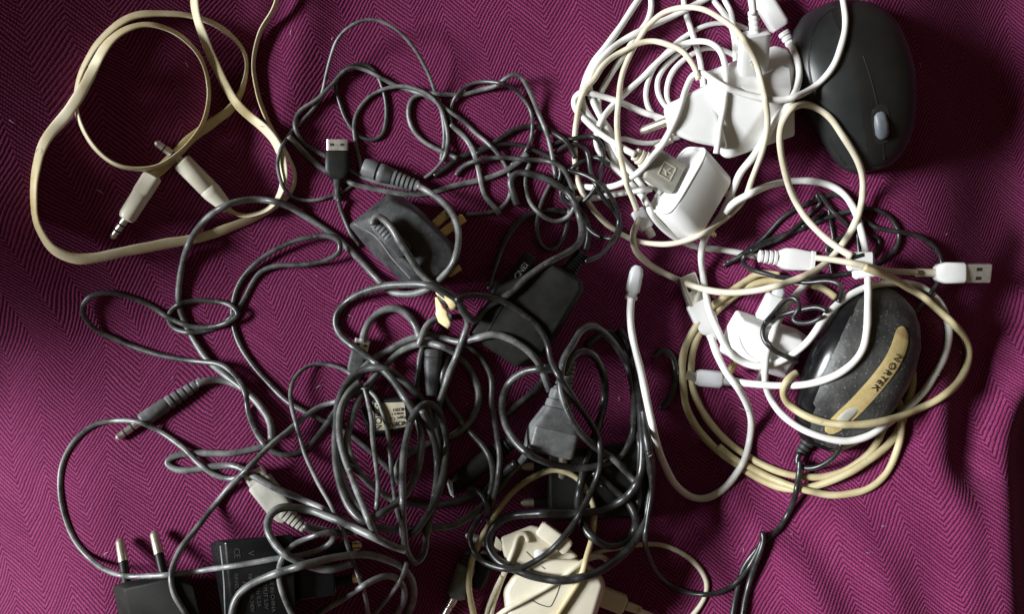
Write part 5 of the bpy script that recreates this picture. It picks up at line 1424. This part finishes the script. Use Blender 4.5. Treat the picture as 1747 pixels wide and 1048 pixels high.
# ------------------------------------------------------------------ bottom: cream wires, grey jack
def bottom_things():
    t = thing('audio_jack', 'grey jack plug at the bottom left of the cream charger', 'plug', 790, 990)
    zz = rest_z(790, 985, 15)
    conn(t, (804, 944), zz, (778, 1018), zz, [('strain_relief', 'charcoal_plastic', ribs(0, 24, 4, 11, 14, 0.8), 40), ('housing', 'grey_plastic', [(23, 14, 14, 2.4), (26, 16, 15, 2.6), (76, 16, 15, 2.6), (79, 13, 12, 2.4)], 40)])
    conn(t, (778, 1016), zz, (752, 1062), zz - 3, [('metal_tip', 'nickel', [(0, 7.2, 7.2, 2), (20, 7.2, 7.2, 2), (21, 6, 6, 2), (24, 6, 6, 2), (25, 7, 7, 2), (52, 6, 6, 2)], 40)])
    t = thing('inline_connector', 'black connector hidden behind the cream wires beside the grey jack', 'connector', 822, 976)
    zz = rest_z(822, 978, 13)
    conn(t, (832, 950), zz, (814, 1004), zz, [('housing', 'black_plastic', [(0, 10, 10, 4), (3, 14, 13, 4), (40, 13, 12, 4), (56, 8, 8, 3)], 35)])
    g = 'cream wires at the bottom'
    t = thing('cream_cable', 'cream wire looping out right of the cream charger from a square USB plug', 'cable', 1045, 1028, g)
    zz = rest_z(1046, 1028, 13)
    conn(t, (1012, 1012), zz, (1072, 1036), zz, [('housing', 'cream_plastic', [(0, 15, 11, 5), (10, 17, 12, 6), (56, 17, 12, 6), (60, 12, 9, 5)], 35)])
    conn(t, (1068, 1034), zz, (1096, 1044), zz - 3, [('collar', 'cream_plastic', [(0, 8, 8, 3), (22, 7, 7, 3), (28, 6, 6, 2)], 40)])
    cord('cord', [(1090, 1042), (1112, 1052), (1140, 1064), (1170, 1060), (1190, 1042), (1204, 1018), (1205, 994), (1195, 974), (1176, 954), (1150, 938), (1122, 930), (1094, 929), (1060, 934), (1024, 942), (1000, 952)], 4.6, 'ivory_cord', t)
    loose('cream_cable', 'cream wire bent to a peak left on the cream charger and running off the bottom', [(902, 926), (896, 910), (887, 911), (878, 934), (866, 962), (858, 984), (848, 1014), (839, 1046), (832, 1080)], 4.6, 'ivory_cord', g)
    loose('cream_cable', 'thin cream wire beside the peaked one at the bottom edge', [(856, 984), (846, 1004), (834, 1034), (824, 1070)], 3.8, 'ivory_cord', g)
    loose('cream_cable', 'cream wire hooked at the right and slanting across the front of the cream charger', [(1040, 970), (1037, 958), (1030, 951), (1018, 950), (1000, 956), (980, 970), (964, 984), (932, 1004), (900, 1021), (864, 1041), (836, 1062)], 4.6, 'ivory_cord', g)
    loose('cream_cable', 'cream wire in a tall arch round the black charger pins', [(940, 1066), (954, 1046), (970, 1022), (984, 1000), (994, 976), (1001, 950), (1008, 926), (1012, 900), (1013, 870), (1007, 848), (998, 830), (984, 815), (966, 806), (944, 803), (920, 810), (896, 824), (872, 844), (850, 870), (832, 900), (817, 928), (808, 950), (802, 974), (800, 998), (804, 1028), (810, 1060)], 5.2, 'tan_cord', g)
bottom_things()
right_centre()
white_u_cable()

def lint():
    """stray fibres and fluff on the blanket"""
    parts = []
    for i in range(46):
        x0, y0 = rng.uniform(20, 1730), rng.uniform(20, 1030)
        a = rng.uniform(0, 6.28); L = rng.uniform(4, 13); bend = rng.uniform(-0.25, 0.25); r = rng.uniform(0.35, 0.6)
        V = []; F = []; x, y = x0, y0; n = 6
        for k in range(n):
            z = float(hm_at(x, y)) + 1.5 + 1.2 * math.sin(k)
            nx, ny = -math.sin(a), math.cos(a)
            for q in range(3):
                an = 2.094 * q
                V.append((x + nx * r * math.cos(an), y + ny * r * math.cos(an), z + r * math.sin(an)))
            x += math.cos(a) * L / n; y += math.sin(a) * L / n; a += bend
        for k in range(n - 1):
            for q in range(3):
                F.append([k * 3 + q, k * 3 + (q + 1) % 3, k * 3 + 3 + (q + 1) % 3, k * 3 + 3 + q])
        parts.append((np.array(V), F))
    V, F = merge(parts)
    o = mk('lint', V, F, 'lint', None, True, stamp=False)
    o['kind'] = 'stuff'; o['label'] = 'pale lint fibres scattered over the blanket'; o['category'] = 'lint'
flat_col('lint', (0.5, 0.46, 0.44), 0.9)
lint()
